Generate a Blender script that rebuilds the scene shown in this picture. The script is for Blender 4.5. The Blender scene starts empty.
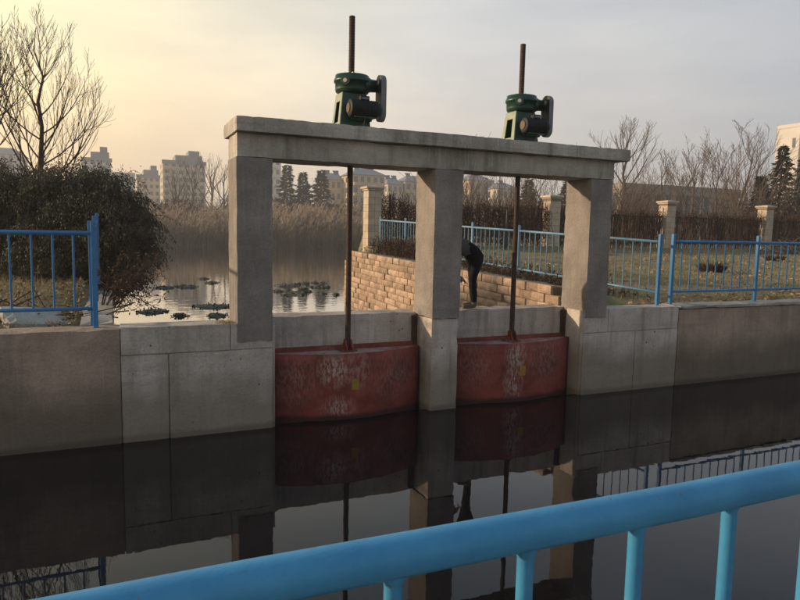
import bpy, math, random
from mathutils import Vector, Matrix, noise
R = math.radians
S = bpy.context.scene
COL = S.collection

# ------------------------------------------------------------------ camera
EYE = 2.273
YAW, PITCH, ROLL = R(23.956), R(6.012), R(1.104)
FPX = 650.0
cam_d = bpy.data.cameras.new('camera')
cam = bpy.data.objects.new('camera', cam_d); COL.objects.link(cam)
cam_d.sensor_width = 36.0; cam_d.lens = 36.0 * FPX / 800.0
cam_d.clip_start = 0.05; cam_d.clip_end = 5000
_f = Vector((math.sin(YAW) * math.cos(PITCH), math.cos(YAW) * math.cos(PITCH), -math.sin(PITCH)))
_r = Vector((math.cos(YAW), -math.sin(YAW), 0)); _u = _r.cross(_f)
_rx = _r * math.cos(ROLL) + _u * math.sin(ROLL); _ux = -_r * math.sin(ROLL) + _u * math.cos(ROLL)
cam.matrix_world = Matrix(((_rx.x, _ux.x, -_f.x, 0), (_rx.y, _ux.y, -_f.y, 0), (_rx.z, _ux.z, -_f.z, EYE), (0, 0, 0, 1)))
S.camera = cam
S.render.resolution_x, S.render.resolution_y = 1024, 768

def pix(x, y, Y):
    """point on the photo's ray (800x600 px) at world depth Y"""
    v = _rx * ((x - 400) / FPX) + _ux * (-(y - 300) / FPX) + _f
    v = v * (Y / v.y)
    return Vector((v.x, v.y, v.z + EYE))

# ------------------------------------------------------------------ light
SUN_EL, SUN_AZ = R(15.0), R(-63.0)          # azimuth from +Y towards +X
sd = Vector((math.sin(SUN_AZ) * math.cos(SUN_EL), math.cos(SUN_AZ) * math.cos(SUN_EL), math.sin(SUN_EL)))
sun_d = bpy.data.lights.new('sun', 'SUN'); sun = bpy.data.objects.new('sun', sun_d); COL.objects.link(sun)
sun_d.energy = 5.0; sun_d.angle = R(1.5); sun_d.color = (1.0, 0.73, 0.47)
sun.rotation_euler = sd.to_track_quat('Z', 'Y').to_euler()
sun.location = (-30, 20, 30)

w = bpy.data.worlds.new('World'); S.world = w; w.use_nodes = True
nt = w.node_tree; nt.nodes.clear()
def N(t, **k):
    n = nt.nodes.new(t)
    for a, b in k.items(): setattr(n, a, b)
    return n
out = N('ShaderNodeOutputWorld'); bg = N('ShaderNodeBackground')
sky = N('ShaderNodeTexSky', sky_type='NISHITA', sun_disc=False, sun_elevation=SUN_EL, sun_rotation=SUN_AZ,
        altitude=50, air_density=1.6, dust_density=6.0, ozone_density=1.2)
tc = N('ShaderNodeTexCoord')
# low hazy sun behind a thin high veil: the veil glows towards the sun, greys away from it and dims overhead
L = nt.links.new
def ramp(stops):
    r = N('ShaderNodeValToRGB'); e = r.color_ramp.elements
    while len(e) < len(stops): e.new(0.5)
    for i, (p_, c_) in enumerate(stops): e[i].position = p_; e[i].color = (*c_, 1)
    return r
def mixc(f, a_, b_, mode='MIX'):
    x = N('ShaderNodeMix', data_type='RGBA', blend_type=mode)
    if isinstance(f, float): x.inputs['Factor'].default_value = f
    else: L(f, x.inputs['Factor'])
    for s_, v_ in ((6, a_), (7, b_)):
        if isinstance(v_, tuple): x.inputs[s_].default_value = (*v_, 1)
        else: L(v_, x.inputs[s_])
    return x.outputs[2]
nrm = N('ShaderNodeVectorMath', operation='NORMALIZE'); L(tc.outputs['Generated'], nrm.inputs[0])
dt = N('ShaderNodeVectorMath', operation='DOT_PRODUCT'); L(nrm.outputs[0], dt.inputs[0]); dt.inputs[1].default_value = sd
mr = N('ShaderNodeMapRange'); mr.inputs['From Min'].default_value = -1; mr.inputs['From Max'].default_value = 1; L(dt.outputs['Value'], mr.inputs['Value'])
lo = ramp([(0.0, (.44, .43, .45)), (.27, (.475, .485, .51)), (.545, (.80, .70, .575)), (.70, (1.0, .735, .46)), (.84, (1.25, .87, .43)), (1.0, (1.3, 1.0, .62))])
hi = ramp([(0.0, (.36, .37, .41)), (.27, (.43, .465, .535)), (.545, (.79, .77, .73)), (.70, (1.12, .99, .70)), (.80, (1.38, 1.23, .70)), (1.0, (1.4, 1.3, 1.0))])
L(mr.outputs[0], lo.inputs['Fac']); L(mr.outputs[0], hi.inputs['Fac'])
sz = N('ShaderNodeSeparateXYZ'); L(nrm.outputs[0], sz.inputs[0])
e1 = N('ShaderNodeMapRange', interpolation_type='SMOOTHSTEP'); e1.inputs['From Min'].default_value = .03; e1.inputs['From Max'].default_value = .34; L(sz.outputs['Z'], e1.inputs['Value'])
e2 = N('ShaderNodeMapRange', interpolation_type='SMOOTHSTEP'); e2.inputs['From Min'].default_value = .16; e2.inputs['From Max'].default_value = .64; L(sz.outputs['Z'], e2.inputs['Value'])
veil = mixc(e1.outputs[0], lo.outputs['Color'], hi.outputs['Color'])
veil = mixc(e2.outputs[0], veil, (.225, .305, .40))
mp = N('ShaderNodeMapping'); mp.inputs['Scale'].default_value = (1.0, 1.0, 4.2); mp.inputs['Rotation'].default_value = (0.05, 0.08, 0.5)
nz = N('ShaderNodeTexNoise'); nz.inputs['Scale'].default_value = 3.0; nz.inputs['Detail'].default_value = 7; nz.inputs['Roughness'].default_value = 0.55
L(nrm.outputs[0], mp.inputs['Vector']); L(mp.outputs['Vector'], nz.inputs['Vector'])
cl = ramp([(.38, (.90, .915, .95)), (.62, (1.06, 1.05, 1.03))]); L(nz.outputs['Fac'], cl.inputs['Fac'])
veil = mixc(1.0, veil, cl.outputs['Color'], 'MULTIPLY')
veil10 = N('ShaderNodeVectorMath', operation='SCALE'); L(veil, veil10.inputs[0]); veil10.inputs['Scale'].default_value = 11.0
L(mixc(.88, sky.outputs['Color'], veil10.outputs[0]), bg.inputs['Color']); bg.inputs['Strength'].default_value = 0.10
L(bg.outputs[0], out.inputs['Surface'])
S.view_settings.view_transform = 'Standard'; S.view_settings.look = 'None'
S.view_settings.exposure = 0.16; S.view_settings.gamma = 1.0; S.view_settings.use_curve_mapping = False

# ------------------------------------------------------------------ materials
def mat(name, col, rough=0.8, spec=0.3, metal=0.0, var=None, scale=3.0, bump=0.0, bscale=40.0, objvar=0.0, ior=None, translucent=0.0, detail=6):
    m = bpy.data.materials.new(name); m.use_nodes = True
    t = m.node_tree; p = t.nodes['Principled BSDF']; l = t.links.new
    p.inputs['Roughness'].default_value = rough; p.inputs['Metallic'].default_value = metal
    p.inputs['Specular IOR Level'].default_value = spec
    if ior: p.inputs['IOR'].default_value = ior
    c4 = (*col, 1); p.inputs['Base Color'].default_value = c4
    geo = t.nodes.new('ShaderNodeNewGeometry'); src = None
    if var:
        n = t.nodes.new('ShaderNodeTexNoise'); n.inputs['Scale'].default_value = scale; n.inputs['Detail'].default_value = detail
        n.inputs['Roughness'].default_value = 0.65
        l(geo.outputs['Position'], n.inputs['Vector'])
        r = t.nodes.new('ShaderNodeValToRGB'); r.color_ramp.elements[0].position = 0.34; r.color_ramp.elements[1].position = 0.68
        r.color_ramp.elements[0].color = (*var, 1); r.color_ramp.elements[1].color = c4
        l(n.outputs['Fac'], r.inputs['Fac']); src = r.outputs['Color']
    if objvar:
        oi = t.nodes.new('ShaderNodeObjectInfo')
        h = t.nodes.new('ShaderNodeHueSaturation'); mr = t.nodes.new('ShaderNodeMapRange')
        mr.inputs['To Min'].default_value = 1 - objvar; mr.inputs['To Max'].default_value = 1 + objvar
        l(oi.outputs['Random'], mr.inputs['Value']); l(mr.outputs[0], h.inputs['Value'])
        if src: l(src, h.inputs['Color'])
        else: h.inputs['Color'].default_value = c4
        src = h.outputs['Color']
    if src: l(src, p.inputs['Base Color'])
    if bump:
        b = t.nodes.new('ShaderNodeBump'); b.inputs['Strength'].default_value = bump; b.inputs['Distance'].default_value = 0.02
        n2 = t.nodes.new('ShaderNodeTexNoise'); n2.inputs['Scale'].default_value = bscale; n2.inputs['Detail'].default_value = 5
        l(geo.outputs['Position'], n2.inputs['Vector']); l(n2.outputs['Fac'], b.inputs['Height']); l(b.outputs[0], p.inputs['Normal'])
    if translucent:
        tr = t.nodes.new('ShaderNodeBsdfTranslucent'); ms = t.nodes.new('ShaderNodeMixShader'); ms.inputs[0].default_value = translucent
        tr.inputs['Color'].default_value = c4
        if src: l(src, tr.inputs['Color'])
        o = t.nodes['Material Output']
        l(p.outputs[0], ms.inputs[1]); l(tr.outputs[0], ms.inputs[2]); l(ms.outputs[0], o.inputs['Surface'])
    return m

def concrete(name, light, dark, stain=(0.10, 0.085, 0.065), wet=False, pits=True, stain_amt=0.45, seed=0.0):
    m = bpy.data.materials.new(name); m.use_nodes = True
    t = m.node_tree; p = t.nodes['Principled BSDF']; l = t.links.new; nn = t.nodes.new
    p.inputs['Roughness'].default_value = 0.9; p.inputs['Specular IOR Level'].default_value = 0.2
    geo = nn('ShaderNodeNewGeometry')
    add = nn('ShaderNodeVectorMath'); add.operation = 'ADD'; add.inputs[1].default_value = (seed, seed * .7, seed * .3)
    l(geo.outputs['Position'], add.inputs[0]); pos = add.outputs[0]
    def noi(sc, det=5, vec=None, rough=0.6):
        n = nn('ShaderNodeTexNoise'); n.inputs['Scale'].default_value = sc; n.inputs['Detail'].default_value = det; n.inputs['Roughness'].default_value = rough
        l(vec or pos, n.inputs['Vector']); return n.outputs['Fac']
    def ramp(f, a, b, ca=(0, 0, 0), cb=(1, 1, 1)):
        r = nn('ShaderNodeValToRGB'); r.color_ramp.elements[0].position = a; r.color_ramp.elements[1].position = b
        r.color_ramp.elements[0].color = (*ca, 1); r.color_ramp.elements[1].color = (*cb, 1); l(f, r.inputs['Fac']); return r.outputs['Color']
    def mix(f, a, b, mode='MIX'):
        x = nn('ShaderNodeMix'); x.data_type = 'RGBA'; x.blend_type = mode
        if isinstance(f, float): x.inputs['Factor'].default_value = f
        else: l(f, x.inputs['Factor'])
        for s, v in ((6, a), (7, b)):
            if isinstance(v, tuple): x.inputs[s].default_value = (*v, 1)
            else: l(v, x.inputs[s])
        return x.outputs[2]
    c = ramp(noi(1.7, 8, rough=0.7), 0.36, 0.63, dark, light)
    c = mix(0.8, c, ramp(noi(0.8, 3), 0.35, 0.65, (0.80, 0.79, 0.77), (1.12, 1.12, 1.12)), 'MULTIPLY')
    # drips
    mp = nn('ShaderNodeMapping'); mp.inputs['Scale'].default_value = (7, 7, 0.5); l(pos, mp.inputs['Vector'])
    dr = ramp(noi(1.0, 5, mp.outputs[0]), 0.50, 0.72)
    dm = nn('ShaderNodeMath'); dm.operation = 'MULTIPLY'; l(dr, dm.inputs[0]); dm.inputs[1].default_value = stain_amt
    c = mix(dm.outputs[0], c, stain)
    # fine grain
    g = ramp(noi(55, 3), 0.3, 0.75, (0.72, 0.72, 0.72), (1.12, 1.12, 1.12)); c = mix(0.7, c, g, 'MULTIPLY')
    h = noi(30, 6)
    if pits:
        vo = nn('ShaderNodeTexVoronoi'); vo.inputs['Scale'].default_value = 9; l(pos, vo.inputs['Vector'])
        pm = nn('ShaderNodeMath'); pm.operation = 'ADD'; l(vo.outputs['Distance'], pm.inputs[0])
        n2 = nn('ShaderNodeMath'); n2.operation = 'MULTIPLY'; l(noi(2.2, 2), n2.inputs[0]); n2.inputs[1].default_value = 0.55
        l(n2.outputs[0], pm.inputs[1])
        pf = ramp(pm.outputs[0], 0.285, 0.345, (1, 1, 1), (0, 0, 0)); c = mix(pf, c, tuple(x * 0.35 for x in dark))
    # hairline scratches, pale lime runs and faint lift lines
    mp2 = nn('ShaderNodeMapping'); mp2.inputs['Scale'].default_value = (26, 26, 1.6); l(pos, mp2.inputs['Vector'])
    lm = nn('ShaderNodeMath'); lm.operation = 'MULTIPLY'; l(ramp(noi(1.0, 4, mp2.outputs[0]), 0.56, 0.70), lm.inputs[0]); l(ramp(noi(0.9, 3), 0.48, 0.66, (0, 0, 0), (.55, .55, .55)), lm.inputs[1])
    c = mix(lm.outputs[0], c, tuple(min(.62, x * 1.55) for x in light))
    vo2 = nn('ShaderNodeTexVoronoi'); vo2.inputs['Scale'].default_value = 26; l(pos, vo2.inputs['Vector'])
    am = nn('ShaderNodeMath'); am.operation = 'ADD'; l(vo2.outputs['Distance'], am.inputs[0])
    bm_ = nn('ShaderNodeMath'); bm_.operation = 'MULTIPLY'; l(noi(3.1, 3), bm_.inputs[0]); bm_.inputs[1].default_value = 0.7; l(bm_.outputs[0], am.inputs[1])
    c = mix(ramp(am.outputs[0], 0.36, 0.42, (.8, .8, .8), (0, 0, 0)), c, tuple(x * 0.5 for x in dark))
    mp3 = nn('ShaderNodeMapping'); mp3.inputs['Scale'].default_value = (.5, .5, 9); l(pos, mp3.inputs['Vector'])
    c = mix(ramp(noi(1.0, 4, mp3.outputs[0]), 0.55, 0.75, (0, 0, 0), (.35, .35, .35)), c, stain)
    if wet:
        sx = nn('ShaderNodeSeparateXYZ'); l(geo.outputs['Position'], sx.inputs[0])
        a = nn('ShaderNodeMath'); a.operation = 'MULTIPLY_ADD'; l(noi(3.0, 5), a.inputs[0]); a.inputs[1].default_value = -0.085; l(sx.outputs['Z'], a.inputs[2])
        wf = ramp(a.outputs[0], 0.0, 0.05, (1, 1, 1), (0, 0, 0)); c = mix(wf, c, tuple(x * 0.28 for x in dark))
        a2 = nn('ShaderNodeMath'); a2.operation = 'MULTIPLY_ADD'; l(noi(1.1, 4), a2.inputs[0]); a2.inputs[1].default_value = -0.8; l(sx.outputs['Z'], a2.inputs[2])
        wf2 = ramp(a2.outputs[0], 0.0, 0.34, (0.75, 0.75, 0.75), (0, 0, 0)); c = mix(wf2, c, stain)
    l(c, p.inputs['Base Color'])
    b = nn('ShaderNodeBump'); b.inputs['Strength'].default_value = 0.7; b.inputs['Distance'].default_value = 0.014
    l(h, b.inputs['Height']); l(b.outputs[0], p.inputs['Normal'])
    return m

M = {}
M['conc'] = concrete('concrete_abutment', (0.58, 0.52, 0.475), (0.385, 0.34, 0.305), stain=(0.20, 0.165, 0.13), wet=True, stain_amt=0.6)
M['conc_brown'] = concrete('concrete_brown', (0.395, 0.315, 0.25), (0.26, 0.205, 0.16), stain=(0.12, 0.098, 0.075), wet=True, stain_amt=0.4, pits=False, seed=7)
M['render_coat'] = concrete('cement_render', (0.32, 0.292, 0.272), (0.215, 0.196, 0.184), stain=(0.15, 0.135, 0.12), pits=False, stain_amt=0.35, seed=3)
M['beam'] = concrete('concrete_beam', (0.50, 0.47, 0.425), (0.33, 0.305, 0.275), stain=(0.10, 0.085, 0.07), pits=False, stain_amt=0.6, seed=11)
M['slab'] = concrete('concrete_pale', (0.45, 0.43, 0.40), (0.32, 0.30, 0.275), pits=False, stain_amt=0.25, seed=5)
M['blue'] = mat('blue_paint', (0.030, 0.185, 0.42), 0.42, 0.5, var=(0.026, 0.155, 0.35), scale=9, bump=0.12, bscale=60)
M['blue_near'] = mat('blue_paint_near', (0.055, 0.27, 0.49), 0.46, 0.45, var=(0.036, 0.205, 0.40), scale=11, bump=0.05, bscale=150)
M['blue_pale'] = mat('blue_paint_sunlit_sheen', (0.17, 0.32, 0.44), 0.35, 0.5, var=(0.12, 0.25, 0.36), scale=9, bump=0.1, bscale=60)  # sunlit sheen of the long railing put into a paler paint colour
def worn(m, lo=.66, hi=.72, sc=38, col=(.12, .075, .05), amt=.8):
    t = m.node_tree; p = t.nodes['Principled BSDF']; l = t.links.new; src = p.inputs['Base Color'].links[0].from_socket
    g = t.nodes.new('ShaderNodeNewGeometry'); n = t.nodes.new('ShaderNodeTexNoise'); n.inputs['Scale'].default_value = sc; n.inputs['Detail'].default_value = 4; l(g.outputs['Position'], n.inputs['Vector'])
    n2 = t.nodes.new('ShaderNodeTexNoise'); n2.inputs['Scale'].default_value = 4.5; n2.inputs['Detail'].default_value = 3; l(g.outputs['Position'], n2.inputs['Vector'])
    ad = t.nodes.new('ShaderNodeMath'); ad.operation = 'MULTIPLY_ADD'; l(n2.outputs['Fac'], ad.inputs[0]); ad.inputs[1].default_value = .5; l(n.outputs['Fac'], ad.inputs[2])
    r = t.nodes.new('ShaderNodeValToRGB'); r.color_ramp.elements[0].position = lo + .27; r.color_ramp.elements[1].position = hi + .27; r.color_ramp.elements[0].color = (0, 0, 0, 1); r.color_ramp.elements[1].color = (amt, amt, amt, 1); l(ad.outputs[0], r.inputs['Fac'])
    x = t.nodes.new('ShaderNodeMix'); x.data_type = 'RGBA'; l(r.outputs['Color'], x.inputs['Factor']); l(src, x.inputs[6]); x.inputs[7].default_value = (*col, 1); l(x.outputs[2], p.inputs['Base Color'])
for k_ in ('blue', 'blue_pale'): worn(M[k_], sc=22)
worn(M['blue_near'], .68, .71, 60, (.16, .11, .08), .7)
M['rust_post'] = mat('weathered_post', (0.30, 0.27, 0.23), 0.8, var=(0.16, 0.12, 0.09), scale=12, bump=0.2)
M['block'] = mat('split_block', (0.46, 0.345, 0.255), 0.92, 0.15, var=(0.34, 0.245, 0.175), scale=6, bump=0.9, bscale=30, objvar=0.26)
M['mortar'] = mat('mortar', (0.20, 0.155, 0.115), 0.95, 0.1, var=(0.14, 0.11, 0.08), scale=8)
M['stone'] = mat('pillar_stone', (0.50, 0.42, 0.335), 0.85, 0.2, var=(0.40, 0.33, 0.26), scale=5, bump=0.3, objvar=0.07)
M['stone_joint'] = mat('pillar_joint', (0.20, 0.17, 0.145), 0.9)
M['green'] = mat('hoist_green', (0.011, 0.055, 0.034), 0.36, 0.5, var=(0.009, 0.038, 0.026), scale=14, bump=0.08)
M['green_sunlit'] = mat('hoist_green_sunlit', (0.30, 0.36, 0.26), 0.5, 0.4, var=(0.22, 0.26, 0.19), scale=14)  # hoist green with sunlight put into the colour, for the left side frames
M['motor'] = mat('motor_dark', (0.006, 0.008, 0.009), 0.6, 0.25, var=(0.018, 0.023, 0.023), scale=14)
M['guard'] = mat('guard_steel', (0.20, 0.205, 0.215), 0.5, 0.4, var=(0.13, 0.135, 0.14), scale=12)
M['guard_dark'] = mat('guard_dark', (0.018, 0.02, 0.022), 0.5, 0.4)
M['steel'] = mat('bright_bolt', (0.42, 0.41, 0.36), 0.35, 0.5, metal=0.7)
M['rust'] = mat('rusty_screw', (0.075, 0.045, 0.032), 0.75, 0.3, var=(0.035, 0.022, 0.017), scale=16, bump=0.4, bscale=70)
M['orange_brown'] = mat('motor_end_sunlit', (0.11, 0.062, 0.042), 0.55, 0.4)  # orange of the low sun put into the end plate's colour; also colours the mouth
M['yellow'] = mat('yellow_plate', (0.34, 0.20, 0.035), 0.7, var=(0.26, 0.15, 0.03), scale=25)
M['asphalt'] = mat('paving', (0.24, 0.23, 0.21), 0.9, var=(0.17, 0.16, 0.15), scale=5, bump=0.3)

def gate_mat():
    m = bpy.data.materials.new('gate_red'); m.use_nodes = True
    t = m.node_tree; p = t.nodes['Principled BSDF']; l = t.links.new; nn = t.nodes.new
    p.inputs['Roughness'].default_value = 0.7; p.inputs['Specular IOR Level'].default_value = 0.3
    geo = nn('ShaderNodeNewGeometry')
    def noi(sc, det, mscale=None):
        n = nn('ShaderNodeTexNoise'); n.inputs['Scale'].default_value = sc; n.inputs['Detail'].default_value = det; n.inputs['Roughness'].default_value = 0.7
        if mscale:
            mp = nn('ShaderNodeMapping'); mp.inputs['Scale'].default_value = mscale; l(geo.outputs['Position'], mp.inputs['Vector']); l(mp.outputs[0], n.inputs['Vector'])
        else: l(geo.outputs['Position'], n.inputs['Vector'])
        return n.outputs['Fac']
    def ramp(f, a, b, ca, cb):
        r = nn('ShaderNodeValToRGB'); r.color_ramp.elements[0].position = a; r.color_ramp.elements[1].position = b
        r.color_ramp.elements[0].color = (*ca, 1); r.color_ramp.elements[1].color = (*cb, 1); l(f, r.inputs['Fac']); return r.outputs['Color']
    c0 = ramp(noi(3, 6), 0.35, 0.68, (0.12, 0.027, 0.020), (0.27, 0.062, 0.043))
    # pale lime scuffs: streaky and patchy
    a = nn('ShaderNodeMath'); a.operation = 'MULTIPLY'
    l(ramp(noi(1, 6, (44, 44, 15)), 0.45, 0.57, (0, 0, 0), (1, 1, 1)), a.inputs[0])
    prev = None
    for (cx, cz, rx, rz, k_) in ((2.42, .60, .22, .20, .95), (2.45, .14, .20, .15, .7), (2.72, .58, .16, .24, .45), (4.96, .62, .16, .20, .95), (4.93, .26, .14, .25, .9), (1.95, .5, .3, .3, .28), (3.2, .5, .4, .3, .25), (5.5, .55, .45, .3, .28), (4.4, .5, .3, .3, .2)):
        sb = nn('ShaderNodeVectorMath'); sb.operation = 'SUBTRACT'; l(geo.outputs['Position'], sb.inputs[0]); sb.inputs[1].default_value = (cx, 7.3, cz)
        sc = nn('ShaderNodeVectorMath'); sc.operation = 'MULTIPLY'; l(sb.outputs[0], sc.inputs[0]); sc.inputs[1].default_value = (1 / rx, 0, 1 / rz)
        le = nn('ShaderNodeVectorMath'); le.operation = 'LENGTH'; l(sc.outputs[0], le.inputs[0])
        mr = nn('ShaderNodeMapRange'); mr.inputs['From Min'].default_value = 0.2; mr.inputs['From Max'].default_value = 1.3; mr.inputs['To Min'].default_value = k_; mr.inputs['To Max'].default_value = 0.0; l(le.outputs['Value'], mr.inputs['Value'])
        if prev is None: prev = mr.outputs[0]
        else:
            mm_ = nn('ShaderNodeMath'); mm_.operation = 'MAXIMUM'; l(prev, mm_.inputs[0]); l(mr.outputs[0], mm_.inputs[1]); prev = mm_.outputs[0]
    l(prev, a.inputs[1])
    x = nn('ShaderNodeMix'); x.data_type = 'RGBA'; l(a.outputs[0], x.inputs['Factor']); l(c0, x.inputs[6]); x.inputs[7].default_value = (0.40, 0.36, 0.32, 1)
    # dark wet foot
    sx = nn('ShaderNodeSeparateXYZ'); l(geo.outputs['Position'], sx.inputs[0])
    a2 = nn('ShaderNodeMath'); a2.operation = 'MULTIPLY_ADD'; l(noi(4, 5), a2.inputs[0]); a2.inputs[1].default_value = -0.07; l(sx.outputs['Z'], a2.inputs[2])
    wf = ramp(a2.outputs[0], 0.0, 0.05, (1, 1, 1), (0, 0, 0))
    x2 = nn('ShaderNodeMix'); x2.data_type = 'RGBA'; l(wf, x2.inputs['Factor']); l(x.outputs[2], x2.inputs[6]); x2.inputs[7].default_value = (0.045, 0.018, 0.014, 1)
    l(x2.outputs[2], p.inputs['Base Color'])
    b = nn('ShaderNodeBump'); b.inputs['Strength'].default_value = 0.3; b.inputs['Distance'].default_value = 0.01
    l(noi(35, 5), b.inputs['Height']); l(b.outputs[0], p.inputs['Normal'])
    return m
M['gate'] = gate_mat()
M['scuffed'] = mat('gate_top_plate', (0.42, 0.38, 0.35), 0.8, var=(0.24, 0.10, 0.08), scale=7, bump=0.2)

def water(name, col, ior, rough, bstr, bscale, coat=0.0):
    m = bpy.data.materials.new(name); m.use_nodes = True
    t = m.node_tree; p = t.nodes['Principled BSDF']; l = t.links.new
    p.inputs['Base Color'].default_value = (*col, 1); p.inputs['Roughness'].default_value = rough; p.inputs['IOR'].default_value = ior
    p.inputs['Specular IOR Level'].default_value = 0.5; p.inputs['Coat Weight'].default_value = coat; p.inputs['Coat Roughness'].default_value = rough
    g = t.nodes.new('ShaderNodeNewGeometry'); n = t.nodes.new('ShaderNodeTexNoise'); n.inputs['Scale'].default_value = bscale; n.inputs['Detail'].default_value = 3
    b = t.nodes.new('ShaderNodeBump'); b.inputs['Strength'].default_value = bstr; b.inputs['Distance'].default_value = 0.01
    l(g.outputs['Position'], n.inputs['Vector']); l(n.outputs['Fac'], b.inputs['Height']); l(b.outputs[0], p.inputs['Normal']); l(b.outputs[0], p.inputs['Coat Normal'])
    return m
M['canal'] = water('canal_water', (0.006, 0.006, 0.007), 1.35, 0.015, 0.05, 4.0, 0.12)
M['pond'] = water('pond_water', (0.060, 0.052, 0.038), 1.5, 0.02, 0.35, 3.2, 1.0)

def ground_mat():
    m = bpy.data.materials.new('ground'); m.use_nodes = True
    t = m.node_tree; p = t.nodes['Principled BSDF']; l = t.links.new; nn = t.nodes.new
    p.inputs['Roughness'].default_value = 0.95; p.inputs['Specular IOR Level'].default_value = 0.1
    geo = nn('ShaderNodeNewGeometry')
    def noi(sc, det):
        n = nn('ShaderNodeTexNoise'); n.inputs['Scale'].default_value = sc; n.inputs['Detail'].default_value = det; n.inputs['Roughness'].default_value = 0.7
        l(geo.outputs['Position'], n.inputs['Vector']); return n.outputs['Fac']
    def ramp(f, a, b, ca, cb):
        r = nn('ShaderNodeValToRGB'); r.color_ramp.elements[0].position = a; r.color_ramp.elements[1].position = b
        r.color_ramp.elements[0].color = (*ca, 1); r.color_ramp.elements[1].color = (*cb, 1); l(f, r.inputs['Fac']); return r.outputs['Color']
    soil = ramp(noi(2.5, 8), 0.35, 0.65, (0.12, 0.09, 0.06), (0.33, 0.26, 0.18))
    grass = ramp(noi(6, 8), 0.35, 0.65, (0.13, 0.135, 0.06), (0.25, 0.235, 0.125))
    f = ramp(noi(0.55, 6), 0.40, 0.58, (0, 0, 0), (1, 1, 1))
    x = nn('ShaderNodeMix'); x.data_type = 'RGBA'; l(f, x.inputs['Factor']); l(soil, x.inputs[6]); l(grass, x.inputs[7]); l(x.outputs[2], p.inputs['Base Color'])
    b = nn('ShaderNodeBump'); b.inputs['Strength'].default_value = 0.8; b.inputs['Distance'].default_value = 0.04
    l(noi(14, 7), b.inputs['Height']); l(b.outputs[0], p.inputs['Normal'])
    return m
M['ground'] = ground_mat()
M['bark'] = mat('bark', (0.105, 0.075, 0.055), 0.9, 0.15, var=(0.05, 0.036, 0.028), scale=10, bump=0.5)
M['bark_grey'] = mat('bark_grey', (0.13, 0.105, 0.088), 0.9, 0.15, var=(0.08, 0.064, 0.054), scale=6)
M['leaf_dark'] = mat('leaf_dark', (0.092, 0.088, 0.052), 0.6, 0.3, var=(0.052, 0.046, 0.032), scale=2.2, translucent=0.25)
M['leaf_dry'] = mat('leaf_dry', (0.12, 0.075, 0.045), 0.8, 0.2, var=(0.055, 0.036, 0.026), scale=3, translucent=0.2)
M['vine'] = mat('vine_dry', (0.10, 0.062, 0.040), 0.85, 0.15, var=(0.045, 0.030, 0.022), scale=1.6, translucent=0.15)
M['needle'] = mat('needle', (0.042, 0.055, 0.032), 0.7, 0.2, var=(0.025, 0.034, 0.022), scale=2, translucent=0.1)
M['reed'] = mat('reed_stalk', (0.30, 0.245, 0.175), 0.85, 0.15, var=(0.13, 0.105, 0.075), scale=0.5, translucent=0.2)
M['plume'] = mat('reed_plume', (0.44, 0.355, 0.26), 0.9, 0.1, var=(0.27, 0.21, 0.15), scale=0.6, translucent=0.3)
M['scrub'] = mat('scrub', (0.085, 0.066, 0.052), 0.9, 0.1, var=(0.048, 0.038, 0.031), scale=0.25, translucent=0.15)
M['blade'] = mat('grass_blade', (0.20, 0.195, 0.09), 0.8, 0.2, var=(0.32, 0.26, 0.16), scale=0.9, translucent=0.25)
M['litter'] = mat('leaf_litter', (0.38, 0.285, 0.18), 0.9, 0.1, var=(0.20, 0.14, 0.085), scale=2.5)
M['algae'] = mat('algae', (0.055, 0.062, 0.048), 0.75, 0.3, var=(0.10, 0.10, 0.078), scale=9, bump=0.7, bscale=25)
M['picket'] = mat('old_wood', (0.135, 0.095, 0.066), 0.9, 0.1, var=(0.075, 0.054, 0.04), scale=3)
M['iron'] = mat('dark_iron', (0.03, 0.026, 0.024), 0.6, 0.4)
M['cloth_dark'] = mat('trousers', (0.012, 0.012, 0.014), 0.9, 0.15, bump=0.3, bscale=30)
M['cloth_grey'] = mat('jacket', (0.10, 0.105, 0.095), 0.9, 0.15, bump=0.4, bscale=25)
M['skin'] = mat('skin', (0.40, 0.22, 0.15), 0.6, 0.3)
M['hair'] = mat('hair', (0.015, 0.012, 0.011), 0.6, 0.3)
M['shoe'] = mat('shoe', (0.12, 0.105, 0.085), 0.8, 0.2)
M['glass'] = mat('window_glass', (0.05, 0.06, 0.07), 0.15, 0.5)
M['wall_white'] = mat('wall_white', (0.62, 0.58, 0.53), 0.9, 0.1, var=(0.52, 0.48, 0.44), scale=0.2)
M['wall_cream'] = mat('wall_cream', (0.55, 0.46, 0.33), 0.9, 0.1, var=(0.47, 0.39, 0.28), scale=0.2)
M['wall_yellow'] = mat('wall_yellow', (0.47, 0.37, 0.235), 0.9, 0.1, var=(0.42, 0.31, 0.17), scale=0.2)
M['wall_grey'] = mat('wall_grey', (0.30, 0.27, 0.24), 0.9, 0.1, var=(0.24, 0.215, 0.19), scale=0.2)
M['roof_slate'] = mat('roof_slate', (0.20, 0.22, 0.25), 0.7, 0.3, var=(0.15, 0.165, 0.19), scale=0.3)
M['panel_dark'] = mat('solar_panel', (0.03, 0.035, 0.05), 0.2, 0.5)

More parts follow.
